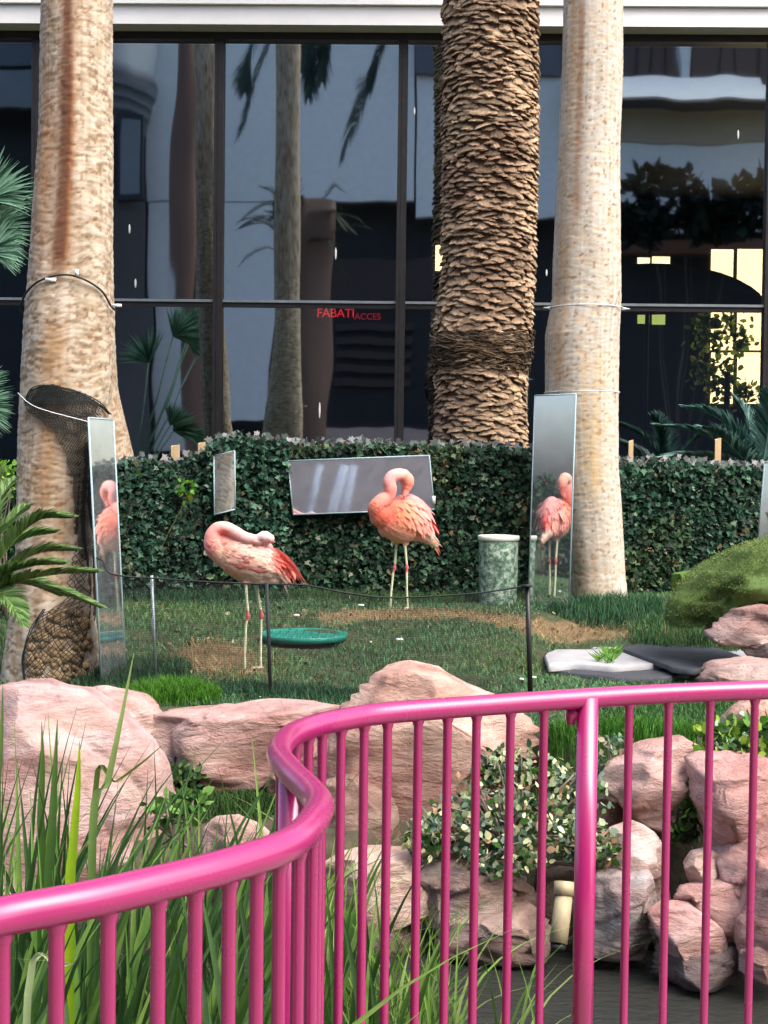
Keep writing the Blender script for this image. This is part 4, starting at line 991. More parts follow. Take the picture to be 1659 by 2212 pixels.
rock('angular pink rock with tilted strata right of the thick post', [(1290, 1685), (1320, 1650), (1400, 1618), (1470, 1600), (1515, 1620), (1530, 1700), (1480, 1760), (1420, 1785), (1370, 1770), (1330, 1715)], 6.05, 0.24, (1.05, 0.93, 0.88), flat=0.4)
rock('brown rock in the hollow behind the angular pink rock', [(1270, 1680), (1340, 1690), (1390, 1760), (1360, 1800), (1270, 1790)], 6.1, 0.15, (0.6, 0.5, 0.45))
rock('big dusky pink rock at the right edge above the crevice', [(1498, 1660), (1530, 1648), (1600, 1640), (1700, 1645), (1740, 1720), (1720, 1850), (1600, 1830), (1540, 1850), (1520, 1790), (1500, 1720)], 5.8, 0.3, (0.98, 0.78, 0.75), flat=0.28)
rock('pink rock wedge under the dusky rock at the right edge', [(1550, 1860), (1580, 1820), (1660, 1760), (1720, 1790), (1730, 1920), (1640, 1960), (1560, 1920)], 5.6, 0.22, (1.02, 0.82, 0.79), flat=0.30)
rock('small cream pink stone wedged between larger rocks', [(1478, 1870), (1490, 1845), (1530, 1835), (1562, 1850), (1560, 1890), (1530, 1905), (1490, 1908)], 5.62, 0.1, (1.12, 1.02, 0.92), amp=.5)
rock('flat topped red rock above the lowest pink stone', [(1444, 1950), (1480, 1925), (1560, 1905), (1590, 1900), (1620, 1960), (1610, 2050), (1540, 2030), (1480, 1985)], 5.5, 0.2, (0.95, 0.76, 0.73), flat=0.30)
rock('pale pink triangular stone at the waterline', [(1402, 1975), (1430, 1958), (1490, 1955), (1545, 1990), (1570, 2030), (1560, 2055), (1480, 2060), (1440, 2058), (1425, 2030)], 5.4, 0.16, (1.12, 0.92, 0.9), flat=0.3, amp=.7)
rock('red rock standing in the water at the right edge', [(1600, 1960), (1630, 1880), (1700, 1860), (1740, 1960), (1720, 2080), (1650, 2090), (1600, 2060)], 5.3, 0.2, (1.0, 0.8, 0.76), flat=0.30)
rock('rough pale stone at the right edge of the waterline', [(1590, 2060), (1640, 2035), (1700, 2040), (1710, 2100), (1640, 2110), (1590, 2095)], 5.25, 0.15, (0.95, 0.88, 0.82))
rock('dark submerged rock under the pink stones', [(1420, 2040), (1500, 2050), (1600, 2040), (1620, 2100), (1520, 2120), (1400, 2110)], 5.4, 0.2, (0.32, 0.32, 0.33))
rock('round cream stone with dark cracks right of the thick post', [(1290, 1830), (1320, 1795), (1370, 1778), (1410, 1795), (1440, 1830), (1430, 1880), (1370, 1900), (1300, 1890)], 5.72, 0.16, (1.25, 1.32, 1.3), amp=.6)
rock('grey stone block standing in the water right of the pipe', [(1270, 1900), (1330, 1885), (1400, 1885), (1420, 1950), (1400, 2020), (1390, 2065), (1330, 2062), (1270, 2050)], 5.58, 0.2, (0.80, 0.95, 0.98), flat=0.35)
rock('brown grey boulder behind the grey stone block', [(1380, 1880), (1430, 1870), (1450, 1950), (1440, 2010), (1390, 2060)], 5.75, 0.15, (0.62, 0.66, 0.62))
rock('cream layered stone left of the variegated shrub', [(690, 1880), (740, 1850), (830, 1845), (920, 1850), (960, 1890), (930, 1950), (850, 1990), (720, 1975)], 5.8, 0.22, (1.2, 1.22, 1.1), flat=0.30)
rock('grey brown rock under the variegated shrub', [(880, 1880), (980, 1860), (1100, 1880), (1170, 1930), (1160, 1990), (1000, 2000), (880, 1990)], 5.75, 0.22, (0.75, 0.8, 0.74), flat=0.30)
rock('brown wet rock at the waterline left of the pipe', [(940, 1990), (1040, 1975), (1150, 1960), (1200, 2000), (1180, 2060), (1040, 2070), (950, 2050)], 5.62, 0.2, (0.7, 0.66, 0.6), flat=0.30)
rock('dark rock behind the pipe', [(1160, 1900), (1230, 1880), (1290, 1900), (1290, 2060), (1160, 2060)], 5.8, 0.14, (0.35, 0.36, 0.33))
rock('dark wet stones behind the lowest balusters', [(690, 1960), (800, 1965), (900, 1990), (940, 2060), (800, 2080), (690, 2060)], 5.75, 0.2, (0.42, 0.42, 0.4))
rock('orange and cream rock behind the yellow-green shrub', [(1565, 1570), (1590, 1530), (1640, 1512), (1720, 1515), (1740, 1590), (1640, 1610), (1580, 1600)], 6.6, 0.2, (1.15, 0.98, 0.82))
rock('pink rock sheltered under the green turf mat', [(1520, 1360), (1580, 1320), (1640, 1310), (1720, 1320), (1740, 1400), (1660, 1398), (1560, 1392)], 8.1, 0.3, (1.05, 0.98, 0.95), flat=0.30)
rock('brown rock just above the rail at the right edge', [(1500, 1460), (1560, 1440), (1660, 1430), (1730, 1440), (1730, 1500), (1600, 1510), (1500, 1500)], 7.7, 0.3, (0.8, 0.74, 0.7), flat=0.4)
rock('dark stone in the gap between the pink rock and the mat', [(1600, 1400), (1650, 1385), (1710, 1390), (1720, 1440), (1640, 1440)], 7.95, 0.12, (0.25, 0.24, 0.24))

# turf-covered mound
def mound():
    o1 = rock('moss-green turf mat draped over a mound at the right edge', [(1435, 1310), (1480, 1275), (1530, 1235), (1580, 1195), (1640, 1172), (1720, 1165), (1790, 1200), (1790, 1330), (1700, 1320), (1640, 1325), (1590, 1350), (1540, 1335), (1500, 1350), (1462, 1352), (1456, 1320)], 8.4, 0.42, flat=0.5, name='turf_mat', group=None, amp=1.3)
    c1, c2 = srgb(80, 102, 52), srgb(126, 146, 88)
    me = o1.data; me.materials.clear(); me.materials.append(M_turf); a = me.attributes['Col']; n = len(me.vertices)
    co = np.zeros(n * 3, np.float32); me.vertices.foreach_get('co', co); co = co.reshape(-1, 3); no = np.zeros(n * 3, np.float32); me.vertices.foreach_get('normal', no); no = no.reshape(-1, 3)
    col = np.ones((n, 4), np.float32); col[:, :3] = c1; a.data.foreach_set('color', col.ravel())
    del o1['category']; o1['category'] = 'turf mat'
    k = 42000; i = rng.integers(0, n, k); P = co[i] + rng.normal(0, 0.008, (k, 3)); N_ = no[i]
    d = N_ + rng.normal(0, 0.5, (k, 3)); d /= np.linalg.norm(d, axis=1)[:, None]
    sdv = np.cross(d, rng.normal(0, 1, (k, 3))); sdv /= np.linalg.norm(sdv, axis=1)[:, None]; L = rng.uniform(.006, .012, (k, 1))
    V = np.stack([P - sdv * .0022, P + sdv * .0022, P + d * L], 1).reshape(-1, 3); t = rng.uniform(0, 1, (k, 1)); cc = np.array(c1) * (1 - t) + np.array(c2) * t
    dry = (np.sin(P[:, 0] * 9) * np.sin(P[:, 2] * 13) > 0.5)[:, None]; cc = np.where(dry, cc * np.array([1.2, 1.02, .9]), cc)
    np_mesh('turf_fibres', V, (np.arange(3 * k), 3), np.repeat(cc, 3, 0), M_turf, parent=o1, kind='stuff')
    o1.children[0].matrix_parent_inverse = Matrix()
    o2 = rock('curled back edge of turf mat peeping up behind the main mat', [(1444, 1262), (1455, 1240), (1500, 1232), (1540, 1240), (1520, 1275), (1470, 1290)], 8.9, 0.15, name='turf_mat', group=None)
    me = o2.data; me.materials.clear(); me.materials.append(M_turf); a = me.attributes['Col']; n = len(me.vertices); col = np.ones((n, 4), np.float32); col[:, :3] = srgb(80, 108, 45); a.data.foreach_set('color', col.ravel()); o2['category'] = 'turf mat'
mound()

# drain pipe
tp = thing('drain_pipe', 'old cream pipe standing in the water left of the thick rail post', 'pipe', aty(1208, 2040, 5.45))
a, b = aty(1218, 1935, 5.5), aty(1206, 2038, 5.42); m = MB(); m.tube([a, a.lerp(b, .5), b], [.035, .036, .036], 18); m.build('tube', M_pipe, tp)
a2 = aty(1219, 1905, 5.52); m = MB(); m.tube([a2, a], [.041, .041], 18); m.build('collar', M_pipe, tp)
m = MB(); m.tube([b + Vector((0, 0, .002)), b + Vector((0, 0, -.02))], [.03, .03], 14, (.05, .05, .04)); m.build('mouth', M_net, tp)

# ================================================================== FLAMINGOS
def idw(anch, x, z, p=4):
    sw = 0; c = [0, 0, 0]
    for ax, az, col in anch:
        w = 1 / (((ax - x) ** 2 + (az - z) ** 2) ** (p / 2) + 1e-9); sw += w
        for k in range(3): c[k] += w * col[k]
    return [k / sw for k in c]
def flamingo(label, foot, k, o, parts, legs, anch, feathers, tails, seed, flowdir, thick, yaw=0, sx=1.0):
    """k: metres per zoomed pixel, o: pixel of the feet; parts: chains of (px, py, y, radius px) ; the bird's own body plane faces the camera"""
    rr = random.Random(seed); base = Vector(foot)
    t = thing('flamingo', label, 'bird', base, 'flamingos asleep on the lawn')
    def W_(px, py, y=0): return Vector((base.x + (px - o[0]) * k * sx, base.y + y, base.z + (o[1] - py) * k))
    m = MB()
    for ch in parts:
        pts = catmull([W_(p[0], p[1], p[2]) for p in ch], 6); rs = []
        n = len(ch)
        for i in range(len(pts)):
            f = i / 6; a = int(min(f, n - 2)); fr = min(1, f - a); fr = fr * fr * (3 - 2 * fr); rs.append((ch[a][3] * (1 - fr) + ch[a + 1][3] * fr) * k)
        fl = ch[0][4] if len(ch[0]) > 4 else 1.0
        # tube squashed sideways (across the bird)
        n_ = 20; v = []; f_ = []
        for i, p in enumerate(pts):
            tt = (pts[min(i + 1, len(pts) - 1)] - pts[max(i - 1, 0)]); tt.y *= 0.3; tt.normalize()
            a = Vector((0, 1, 0)); a = (a - tt * a.dot(tt)).normalized(); b = tt.cross(a)
            for q in range(n_):
                th = 2 * math.pi * q / n_; v.append(tuple(p + a * math.cos(th) * rs[i] * fl + b * math.sin(th) * rs[i]))
        for i in range(len(pts) - 1):
            for q in range(n_):
                x = i * n_ + q; w = i * n_ + (q + 1) % n_; f_.append((x, w, w + n_, x + n_))
        f_.append(tuple(range(n_ - 1, -1, -1))); f_.append(tuple(range((len(pts) - 1) * n_, len(pts) * n_)))
        m.add(v, f_)
        for e, rd in ((pts[0], rs[0]), (pts[-1], rs[-1])): m.ell(e, (rd, rd * fl, rd), nu=18, nv=12)
    for lg in legs:
        pts = [W_(*p[:3]) for p in lg]; m.tube(pts, [p[3] for p in lg], 10)
        kn = pts[2]; m.ell(kn, (.0135, .0125, .019), nu=12, nv=10)
        ft = pts[-1]
        for (dx, dy) in ((-0.085, -0.02), (-0.065, -0.06), (-0.05, 0.045), (0.02, 0.01)):
            m.tube([ft + Vector((0, 0, .006)), ft + Vector((dx * .5, dy * .5, .008)), ft + Vector((dx, dy, 0.003))], [.007, .0065, .004], 7)
        # web
        m.add([tuple(ft + Vector((0, 0, .009))), tuple(ft + Vector((-.07, -.018, .006))), tuple(ft + Vector((-.052, -.05, .006))), tuple(ft + Vector((-.04, .036, .006))),
               tuple(ft + Vector((0, 0, .002))), tuple(ft + Vector((-.07, -.018, .001))), tuple(ft + Vector((-.052, -.05, .001))), tuple(ft + Vector((-.04, .036, .001)))],
              [(0, 2, 1), (0, 1, 3), (4, 5, 6), (4, 7, 5), (0, 4, 6, 2), (2, 6, 5, 1), (1, 5, 7, 3), (3, 7, 4, 0)])
    me0 = m.mesh('tmp'); tmp = bpy.data.objects.new('tmp', me0); C.objects.link(tmp)
    md = tmp.modifiers.new('r', 'REMESH'); md.mode = 'VOXEL'; md.voxel_size = 0.0045
    ms = tmp.modifiers.new('s', 'SMOOTH'); ms.iterations = 5; ms.factor = 0.5
    dg = bpy.context.evaluated_depsgraph_get(); me = bpy.data.meshes.new_from_object(tmp.evaluated_get(dg)); bpy.data.objects.remove(tmp)
    me.name = 'body'; me.polygons.foreach_set('use_smooth', [True] * len(me.polygons))
    n = len(me.vertices); co = np.zeros(n * 3, np.float32); me.vertices.foreach_get('co', co); co = co.reshape(-1, 3)
    px = (co[:, 0] - base.x) / (k * sx) + o[0]; py = o[1] - (co[:, 2] - base.z) / k
    def colat(X, Y_): return idw(anch, X, Y_)
    col = np.ones((n, 4), np.float32)
    legtop = legs[0][1][1]; kny = legs[0][2][1]; toe = legs[0][-1][1]
    for i in range(n):
        X, Y_ = float(px[i]), float(py[i])
        if Y_ > legtop:
            if abs(Y_ - kny) < 0.030 / k: c = srgb(205, 100, 105)
            elif Y_ > toe - 0.02 / k: c = srgb(205, 150, 150)
            else: c = srgb(196, 200, 165)
        else: c = colat(X, Y_)
        g = 1 + 0.10 * noise.noise((X * .05, Y_ * .1, 3))
        col[i, :3] = [q * g for q in c]
    at = me.attributes.get('Col') or me.attributes.new('Col', 'FLOAT_COLOR', 'POINT')
    if at.domain != 'POINT' or len(at.data) != n:
        me.attributes.remove(at); at = me.attributes.new('Col', 'FLOAT_COLOR', 'POINT')
    at.data.foreach_set('color', col.ravel())
    me.materials.clear(); me.materials.append(M_body); body = link('body', me, t)
    bv = BVHTree.FromPolygons([tuple(v.co) for v in me.vertices], [tuple(p.vertices) for p in me.polygons])
    def surf(X, Y_, side):
        p = W_(X, Y_, side * 0.6); h = bv.ray_cast(p, Vector((0, -side, 0)))
        return (h[0], h[1]) if h[0] is not None else (None, None)
    def feather(mb, p, d, nrm, L, w, col, tipc=None, lift=0.12, n=4, curl=0.0):
        d = (d - nrm * d.dot(nrm)).normalized(); sdv = d.cross(nrm).normalized(); v = []; cc = []
        for i in range(n + 1):
            tt = i / n; ww = w * 0.5 * [0.35, 0.85, 1.0, 0.8, 0.12][int(tt * 4)] if n == 4 else w * 0.5 * math.sin(math.pi * (0.12 + 0.86 * tt)) ** 0.6
            q = p + d * L * tt + nrm * (0.0035 + 0.38 * lift * L * tt * (1 - 0.55 * tt)) + sdv * curl * L * tt * tt
            v += [tuple(q - sdv * ww - nrm * ww * .25), tuple(q + nrm * .001), tuple(q + sdv * ww - nrm * ww * .25)]
            c = col if tipc is None else tuple(col[x] * (1 - tt) + tipc[x] * tt for x in range(3)); e = tuple(min(1, x * 1.06) for x in c); cc += [e, c, e]
        mb.add(v, [f for i in range(n) for f in ((3 * i, 3 * i + 1, 3 * i + 4, 3 * i + 3), (3 * i + 1, 3 * i + 2, 3 * i + 5, 3 * i + 4))], cc)
    # small body feathers over both flanks
    mb = MB(); bx0, bx1, by0, by1, cnt_, L0, W0, skip = feathers['body']
    for i in range(cnt_):
        X, Y_ = rr.uniform(bx0, bx1), rr.uniform(by0, by1)
        if skip(X, Y_): continue
        side = -1 if rr.random() < 0.7 else 1; p, nr = surf(X, Y_, side)
        if p is None: continue
        dx, dy = flowdir(X, Y_); c = colat(X, Y_); g = rr.uniform(0.93, 1.06)
        feather(mb, p - nr * .002, Vector((dx, rr.uniform(-.1, .1), -dy)), nr, L0 * rr.uniform(.7, 1.2), W0 * rr.uniform(.8, 1.2), tuple(min(.95, q * g) for q in c), None, 0.06)
    mb.build('down_feathers', M_feather, t, kind='stuff')
    # wing coverts and flight feathers on both sides
    for side in (-1, 1):
        wg = None
        for (X0, Y0, X1, Y1, rows, per, L, w, cA, cB, dx, dy, lift) in feathers['wing']:
            mb = MB()
            for r_ in range(rows):
                for q in range(per):
                    fx = (q + rr.uniform(-.3, .3)) / max(1, per - 1); fy = (r_ + rr.uniform(-.2, .2)) / max(1, rows - 1)
                    X = X0[0] + (X0[1] - X0[0]) * fx + (Y0[0] - X0[0]) * fy; Y_ = X1[0] + (X1[1] - X1[0]) * fx + (Y1[0] - X1[0]) * fy
                    p, nr = surf(X, Y_, side)
                    if p is None: continue
                    g = rr.uniform(.94, 1.05); ca_ = colat(X, Y_); mixk = .25 if cA[1] < .12 else .6; c = tuple(min(.95, (x * (1 - mixk) + z_ * mixk) * g) for x, z_ in zip(cA, ca_)); e = tuple(min(.95, (x * (1 - mixk) + z_ * mixk) * g) for x, z_ in zip(cB, ca_))
                    feather(mb, p - nr * .001, Vector((dx, rr.uniform(-.05, .05), -dy)), nr, L * rr.uniform(.75, 1.15), w * rr.uniform(.75, 1.1), c, e, lift)
            o_ = mb.build('wing_feathers', M_feather, t, kind='stuff')
    # long tail and wing tip feathers, one object each
    for (pa, pb, y0, y1, w, c1, c2, bend) in tails:
        A, B = W_(pa[0], pa[1], y0), W_(pb[0], pb[1], y1); mb = MB()
        mb.blade(A, B, w, Vector((bend, 0, 0.01)), 7, c1, c2, 0.25, side=Vector((0.25, 0.9, 0.3)).cross(B - A).normalized()); mb.build('tail_feather', M_feather, t)
    t.rotation_euler = (0, 0, R(yaw))
    return t, W_
k_ = lambda *c: tuple(0.86 * (q * 0.90 + 0.10 * sum(srgb(*c)) / 3) for q in srgb(*c))
# left, stooping bird --------------------------------------------------
fL = ground(545, 1452); kk = 0.2357 / sc(fL)
PE, PI, WH, RD, DR = k_(252, 200, 172), k_(250, 158, 148), k_(252, 226, 208), k_(236, 96, 80), k_(165, 66, 60)
anL = [(260, 900, PI), (250, 800, PI), (330, 730, k_(252, 170, 158)), (430, 720, k_(252, 190, 175)), (400, 790, k_(240, 120, 112)), (540, 790, k_(252, 180, 172)), (640, 840, k_(252, 190, 185)), (760, 810, k_(252, 215, 215)), (840, 820, k_(250, 205, 200)),
       (320, 850, k_(252, 165, 150)), (330, 1000, PE), (420, 1050, PE), (400, 920, k_(252, 185, 160)), (560, 950, k_(250, 200, 180)), (650, 1000, PE), (760, 1020, k_(250, 205, 185)), (600, 880, k_(250, 205, 190)), (500, 1130, k_(245, 195, 160)), (600, 1180, k_(240, 205, 180)), (700, 1220, WH),
       (850, 1150, k_(245, 215, 190)), (900, 1220, k_(240, 215, 195)), (900, 1000, RD), (860, 930, k_(240, 110, 95)), (960, 1080, RD), (880, 880, k_(250, 175, 170)), (980, 980, k_(250, 175, 165)), (380, 1140, k_(245, 185, 150)), (1040, 1180, k_(240, 130, 110))]
def flowL(x, y): return (1.0, 0.45)
legsL = [[(600, 1200, -.03, .017), (606, 1262, -.03, .010), (632, 1552, -.03, .0085), (612, 1640, -.03, .0082), (604, 1900, -.03, .008), (606, 2072, -.03, .008)],
         [(690, 1200, .04, .017), (694, 1275, .04, .010), (746, 1562, .04, .0085), (742, 1640, .04, .0082), (740, 1900, .04, .008), (742, 2058, .04, .008)]]
partsL = [
    [(372, 960, 0, 110, .78), (455, 985, 0, 168), (560, 1020, 0, 198), (690, 1055, 0, 195), (820, 1090, 0, 160), (930, 1140, 0, 105), (1010, 1200, 0, 55)],      # trunk
    [(600, 1130, 0, 120, .7), (720, 1160, 0, 112), (850, 1180, 0, 92), (950, 1205, 0, 48)], [(420, 900, 0, 110, .8), (520, 915, 0, 118), (640, 940, 0, 110), (760, 960, 0, 95)],
    [(620, 1150, -.03, 70, .8), (606, 1250, -.03, 26)], [(690, 1150, .04, 70, .8), (694, 1260, .04, 26)],                                                     # thighs
    [(395, 1010, -.0, 100, .9), (318, 920, -.01, 98), (304, 840, -.015, 82), (340, 770, -.02, 68), (420, 752, -.03, 60), (510, 785, -.05, 54), (600, 830, -.065, 50), (700, 850, -.07, 44)],   # neck
    [(700, 846, -.07, 34, .95), (780, 820, -.075, 50), (830, 838, -.07, 42)], [(800, 850, -.06, 34, .8), (760, 880, -.045, 26), (715, 900, -.04, 18)]]             # head, bill into the back
tailsL = [((900, 960), (1190, 1288), -.045, -.02, .022, k_(250, 150, 135), k_(245, 150, 120), .004), ((920, 990), (1150, 1270), -.05, -.03, .022, RD, k_(245, 130, 100), .003), ((900, 980), (1100, 1250), .04, .02, .022, k_(245, 160, 150), k_(240, 120, 95), .003),
          ((930, 1060), (1085, 1285), -.055, -.03, .024, RD, k_(240, 110, 85), .002), ((960, 1090), (1050, 1282), -.05, -.03, .026, (.03, .02, .025), (.02, .015, .02), 0), ((955, 1100), (1075, 1275), .03, .02, .026, (.03, .02, .025), (.02, .015, .02), 0),
          ((900, 1130), (1012, 1290), -.05, -.04, .03, WH, k_(240, 200, 160), 0), ((880, 1140), (985, 1280), -.02, -.02, .03, WH, k_(245, 215, 190), 0), ((940, 1210), (1000, 1375), -.02, -.02, .016, WH, k_(225, 205, 170), 0), ((860, 1130), (1040, 1240), .03, .02, .03, k_(250, 210, 195), k_(240, 150, 125), 0),
          ((870, 930), (1120, 1180), -.04, -.02, .02, k_(250, 180, 170), k_(250, 165, 150), .01), ((880, 1000), (1060, 1240), -.06, -.05, .022, RD, k_(225, 90, 70), .0)]
wingL = [((470, 790), (440, 0), (990, 1060), (1060, 0), 2, 14, .07, .030, DR, k_(190, 70, 62), .9, .25, .04),
         ((850, 950), (850, 0), (890, 990), (1080, 0), 5, 5, .085, .026, RD, k_(235, 85, 65), .8, .75, .05),
         ((650, 790), (560, 0), (1010, 1080), (930, 0), 3, 8, .085, .034, k_(248, 205, 180), PE, .8, .5, .09),
         ((470, 790), (450, 0), (870, 930), (1000, 0), 6, 11, .066, .030, k_(250, 190, 172), k_(252, 212, 195), .95, .35, .09)]
flamingo('stooping pink flamingo with head laid along its back and red wing patch', fL, kk, (670, 2080), partsL, legsL, anL,
         {'body': (240, 1010, 860, 1260, 2300, .030, .017, lambda x, y: y < 860), 'wing': wingL}, tailsL, 3, flowL, .8)
# right, upright bird --------------------------------------------------
fR = ground(865, 1317); kr = 0.1775 / sc(fR)
SA, SO, SP, SL = k_(250, 150, 132), k_(246, 132, 102), k_(250, 180, 168), k_(248, 170, 142)
anR = [(370, 720, SO), (350, 850, k_(250, 135, 100)), (420, 820, k_(228, 96, 66)), (520, 760, k_(232, 100, 74)), (450, 640, SA), (560, 560, k_(250, 135, 120)), (500, 470, k_(250, 155, 145)), (530, 350, k_(250, 165, 160)), (640, 290, k_(252, 185, 165)), (760, 360, k_(250, 160, 135)), (740, 470, k_(245, 135, 110)),
       (640, 620, k_(245, 125, 100)), (420, 960, SO), (480, 1060, SL), (600, 1120, k_(245, 180, 145)), (700, 1150, k_(240, 175, 145)), (700, 950, k_(245, 150, 115)), (650, 780, k_(240, 125, 85)), (720, 720, k_(250, 160, 120)), (820, 700, k_(248, 165, 150)), (900, 620, k_(245, 160, 155)), (1000, 700, k_(245, 150, 150)),
       (860, 850, k_(245, 145, 125)), (950, 900, k_(250, 170, 150)), (1040, 950, k_(225, 50, 40)), (1090, 980, k_(225, 55, 42)), (850, 1050, k_(250, 170, 140)), (900, 1140, k_(240, 175, 145)), (1000, 1070, k_(252, 225, 205)), (1060, 1180, k_(245, 185, 150)), (1100, 1060, k_(250, 220, 205)), (1160, 1180, k_(250, 205, 180)), (780, 580, k_(248, 150, 140))]
legsR = [[(700, 1090, .045, .017), (694, 1190, .045, .0105), (678, 1480, .045, .009), (662, 1540, .045, .0085), (640, 1800, .045, .0085), (632, 1992, .045, .0085)],
         [(745, 1090, -.03, .017), (742, 1200, -.03, .0105), (768, 1462, -.03, .009), (766, 1520, -.03, .0085), (772, 1800, -.03, .0085), (786, 1975, -.03, .0085)]]
partsR = [
    [(505, 790, 0, 165, .78), (600, 850, 0, 255), (710, 890, 0, 288), (820, 930, 0, 262), (920, 990, 0, 185), (1010, 1070, 0, 110), (1090, 1150, 0, 55)],
    [(840, 740, 0, 150, .75), (930, 830, 0, 145), (1020, 950, 0, 90)],
    [(900, 1060, 0, 90, .7), (1020, 1110, 0, 78), (1120, 1190, 0, 45)],
    [(700, 1050, .045, 110, .6), (694, 1180, .045, 30)], [(745, 1050, -.03, 110, .6), (742, 1190, -.03, 30)],
    [(480, 830, -.02, 150, .9), (420, 745, -.03, 112), (455, 660, -.045, 88), (535, 590, -.055, 72), (548, 500, -.06, 80), (534, 425, -.06, 77), (566, 358, -.06, 75), (640, 334, -.06, 74), (700, 342, -.06, 74)],
    [(690, 340, -.06, 64, .9), (742, 388, -.06, 76), (748, 440, -.06, 72), (740, 490, -.06, 54)], [(745, 470, -.06, 48, .85), (725, 540, -.06, 40), (700, 590, -.07, 24)]]
tailsR = [((1000, 900), (1150, 1040), -.04, -.02, .03, k_(225, 45, 38), k_(215, 40, 35), 0), ((1010, 860), (1130, 1000), -.03, -.01, .026, k_(245, 140, 130), k_(230, 60, 50), 0), ((1060, 960), (1172, 1130), .0, .0, .024, k_(120, 20, 25), (.05, .015, .02), 0),
          ((950, 1040), (1190, 1230), -.03, -.02, .034, k_(252, 225, 208), k_(250, 210, 185), 0), ((980, 1060), (1170, 1250), .02, .01, .034, k_(250, 215, 195), k_(245, 190, 160), 0), ((1060, 1130), (1165, 1340), -.01, 0, .026, k_(248, 190, 160), k_(240, 110, 75), 0), ((1090, 1130), (1185, 1310), .01, .01, .022, k_(250, 210, 190), k_(235, 85, 60), 0),
          ((1000, 1120), (1130, 1260), 0, 0, .034, k_(245, 190, 160), k_(235, 170, 140), 0), ((1010, 850), (1110, 960), .04, .03, .03, k_(225, 50, 40), k_(220, 50, 40), 0)]
wingR = [((800, 1060), (800, 0), (640, 700), (920, 0), 5, 8, .105, .032, k_(245, 150, 135), k_(248, 165, 150), .45, .9, .05),
         ((980, 1080), (990, 0), (860, 870), (930, 0), 2, 4, .06, .03, k_(225, 45, 38), k_(220, 45, 38), .5, .9, .05),
         ((650, 960), (640, 0), (640, 660), (880, 0), 5, 9, .075, .030, k_(242, 138, 108), k_(248, 158, 130), .4, .9, .1),
         ((600, 760), (600, 0), (680, 680), (830, 0), 4, 5, .05, .026, k_(238, 120, 80), k_(252, 165, 110), .3, .95, .12)]
flamingo('upright salmon flamingo with its neck looped into an S above its back', fR, kr, (720, 1985), partsR, legsR, anR,
         {'body': (320, 1120, 620, 1180, 2800, .027, .015, lambda x, y: (x < 620 and y < 640)), 'wing': wingR}, tailsR, 5, lambda x, y: (0.8, 0.75) if x < 560 else (1.0, 0.5), .8, yaw=24, sx=1.17)
# leg rings of the upright bird
# ================================================================== DUCK
def duck():
    p = ground(1383, 1262); t = thing('duck', 'small duck with a dark chestnut head resting by the right palm foot', 'bird', p)
    m = MB(); s = 1.0
    m.ell((p.x, p.y, p.z + .075), (.062, .10, .062), srgb(165, 110, 80), 16, 10); m.tube([(p.x, p.y - .05, p.z + .09), (p.x + .012, p.y - .07, p.z + .13), (p.x + .018, p.y - .075, p.z + .155)], [.04, .028, .024], 12, srgb(80, 30, 28))
    m.ell((p.x + .02, p.y - .078, p.z + .168), (.029, .034, .027), srgb(58, 18, 20), 12, 8); m.build('body', M_body, t)
    m = MB(); m.ell((p.x - .055, p.y + .02, p.z + .085), (.022, .085, .045), srgb(170, 165, 155), 12, 8); m.build('wing', M_feather, t)
    m = MB(); m.ell((p.x + .052, p.y - .085, p.z + .166), (.022, .011, .006), srgb(140, 150, 150), 10, 6); m.build('bill', M_plain, t)
duck()

lx = rng.uniform(-2.2, 2.6, 420); ly = rng.uniform(6.9, 10.2, 420); lz = terrain_np(lx, ly) + .03
lt = leaves_np(np.stack([lx, ly, lz], -1), rng.uniform(.015, .04, 420), palette(420, [srgb(120, 95, 60), srgb(80, 62, 42), srgb(190, 180, 150)], [3, 3, 1]), 'leaf_litter', M_leaf, None, 'stuff', up=0.0); lt['label'] = 'dry leaf litter and small droppings scattered on the lawn'
# ================================================================== THE BUILDING WITH THE DARK GLASS
YG = 14.5
tb = thing('glass_fronted_building', 'building with tall dark tinted windows and a white boarded fascia behind the lawn', 'building', (0, YG, 0.3))
X0, X1 = -7.5, 7.5
sG = FP / YG
zhead = aty(829, 90, YG).z; zf = aty(829, 74, YG).z; zmid = aty(829, 654, YG).z
for i, (a, b, dy) in enumerate([(0, .185, 0.0), (.192, .40, -.05), (.407, .62, -.10), (.627, .84, -.15), (.847, 1.06, -.2), (1.067, 1.5, -.25)]):
    m = MB(); m.box((X0, YG - .30 + dy, zf + a), (X1, YG + .4, zf + b)); m.build('fascia_board', M_white, tb, False)
m = MB(); m.box((X0, YG - .06, zhead), (X1, YG + .12, zf - .002)); m.build('window_head', M_frame, tb, False)
muls = [75, 470, 866, 1262, 1655]; step = (1655 - 75) / 4
mx = [aty(75 + step * k, 654, YG).x for k in range(-3, 8)]
for x in mx:
    if abs(x) > 7.4: continue
    for dx, w in ((-.032, .017), (.018, .030)):
        m = MB(); m.box((x + dx - w, YG - .05 - (.02 if w > .04 else 0), 0.3), (x + dx + w, YG + .08, zhead)); m.build('mullion', M_frame, tb, False)
for a, b in zip(mx, mx[1:]):
    m = MB(); m.box((a + .050, YG - .03, zmid - .012), (b - .050, YG + .05, zmid + .014)); m.build('transom', M_sill, tb, False)
    m = MB(); m.box((a + .050, YG - .01, zmid - .06), (b - .050, YG + .06, zmid - .0125)); m.build('transom_base', M_frame, tb, False)
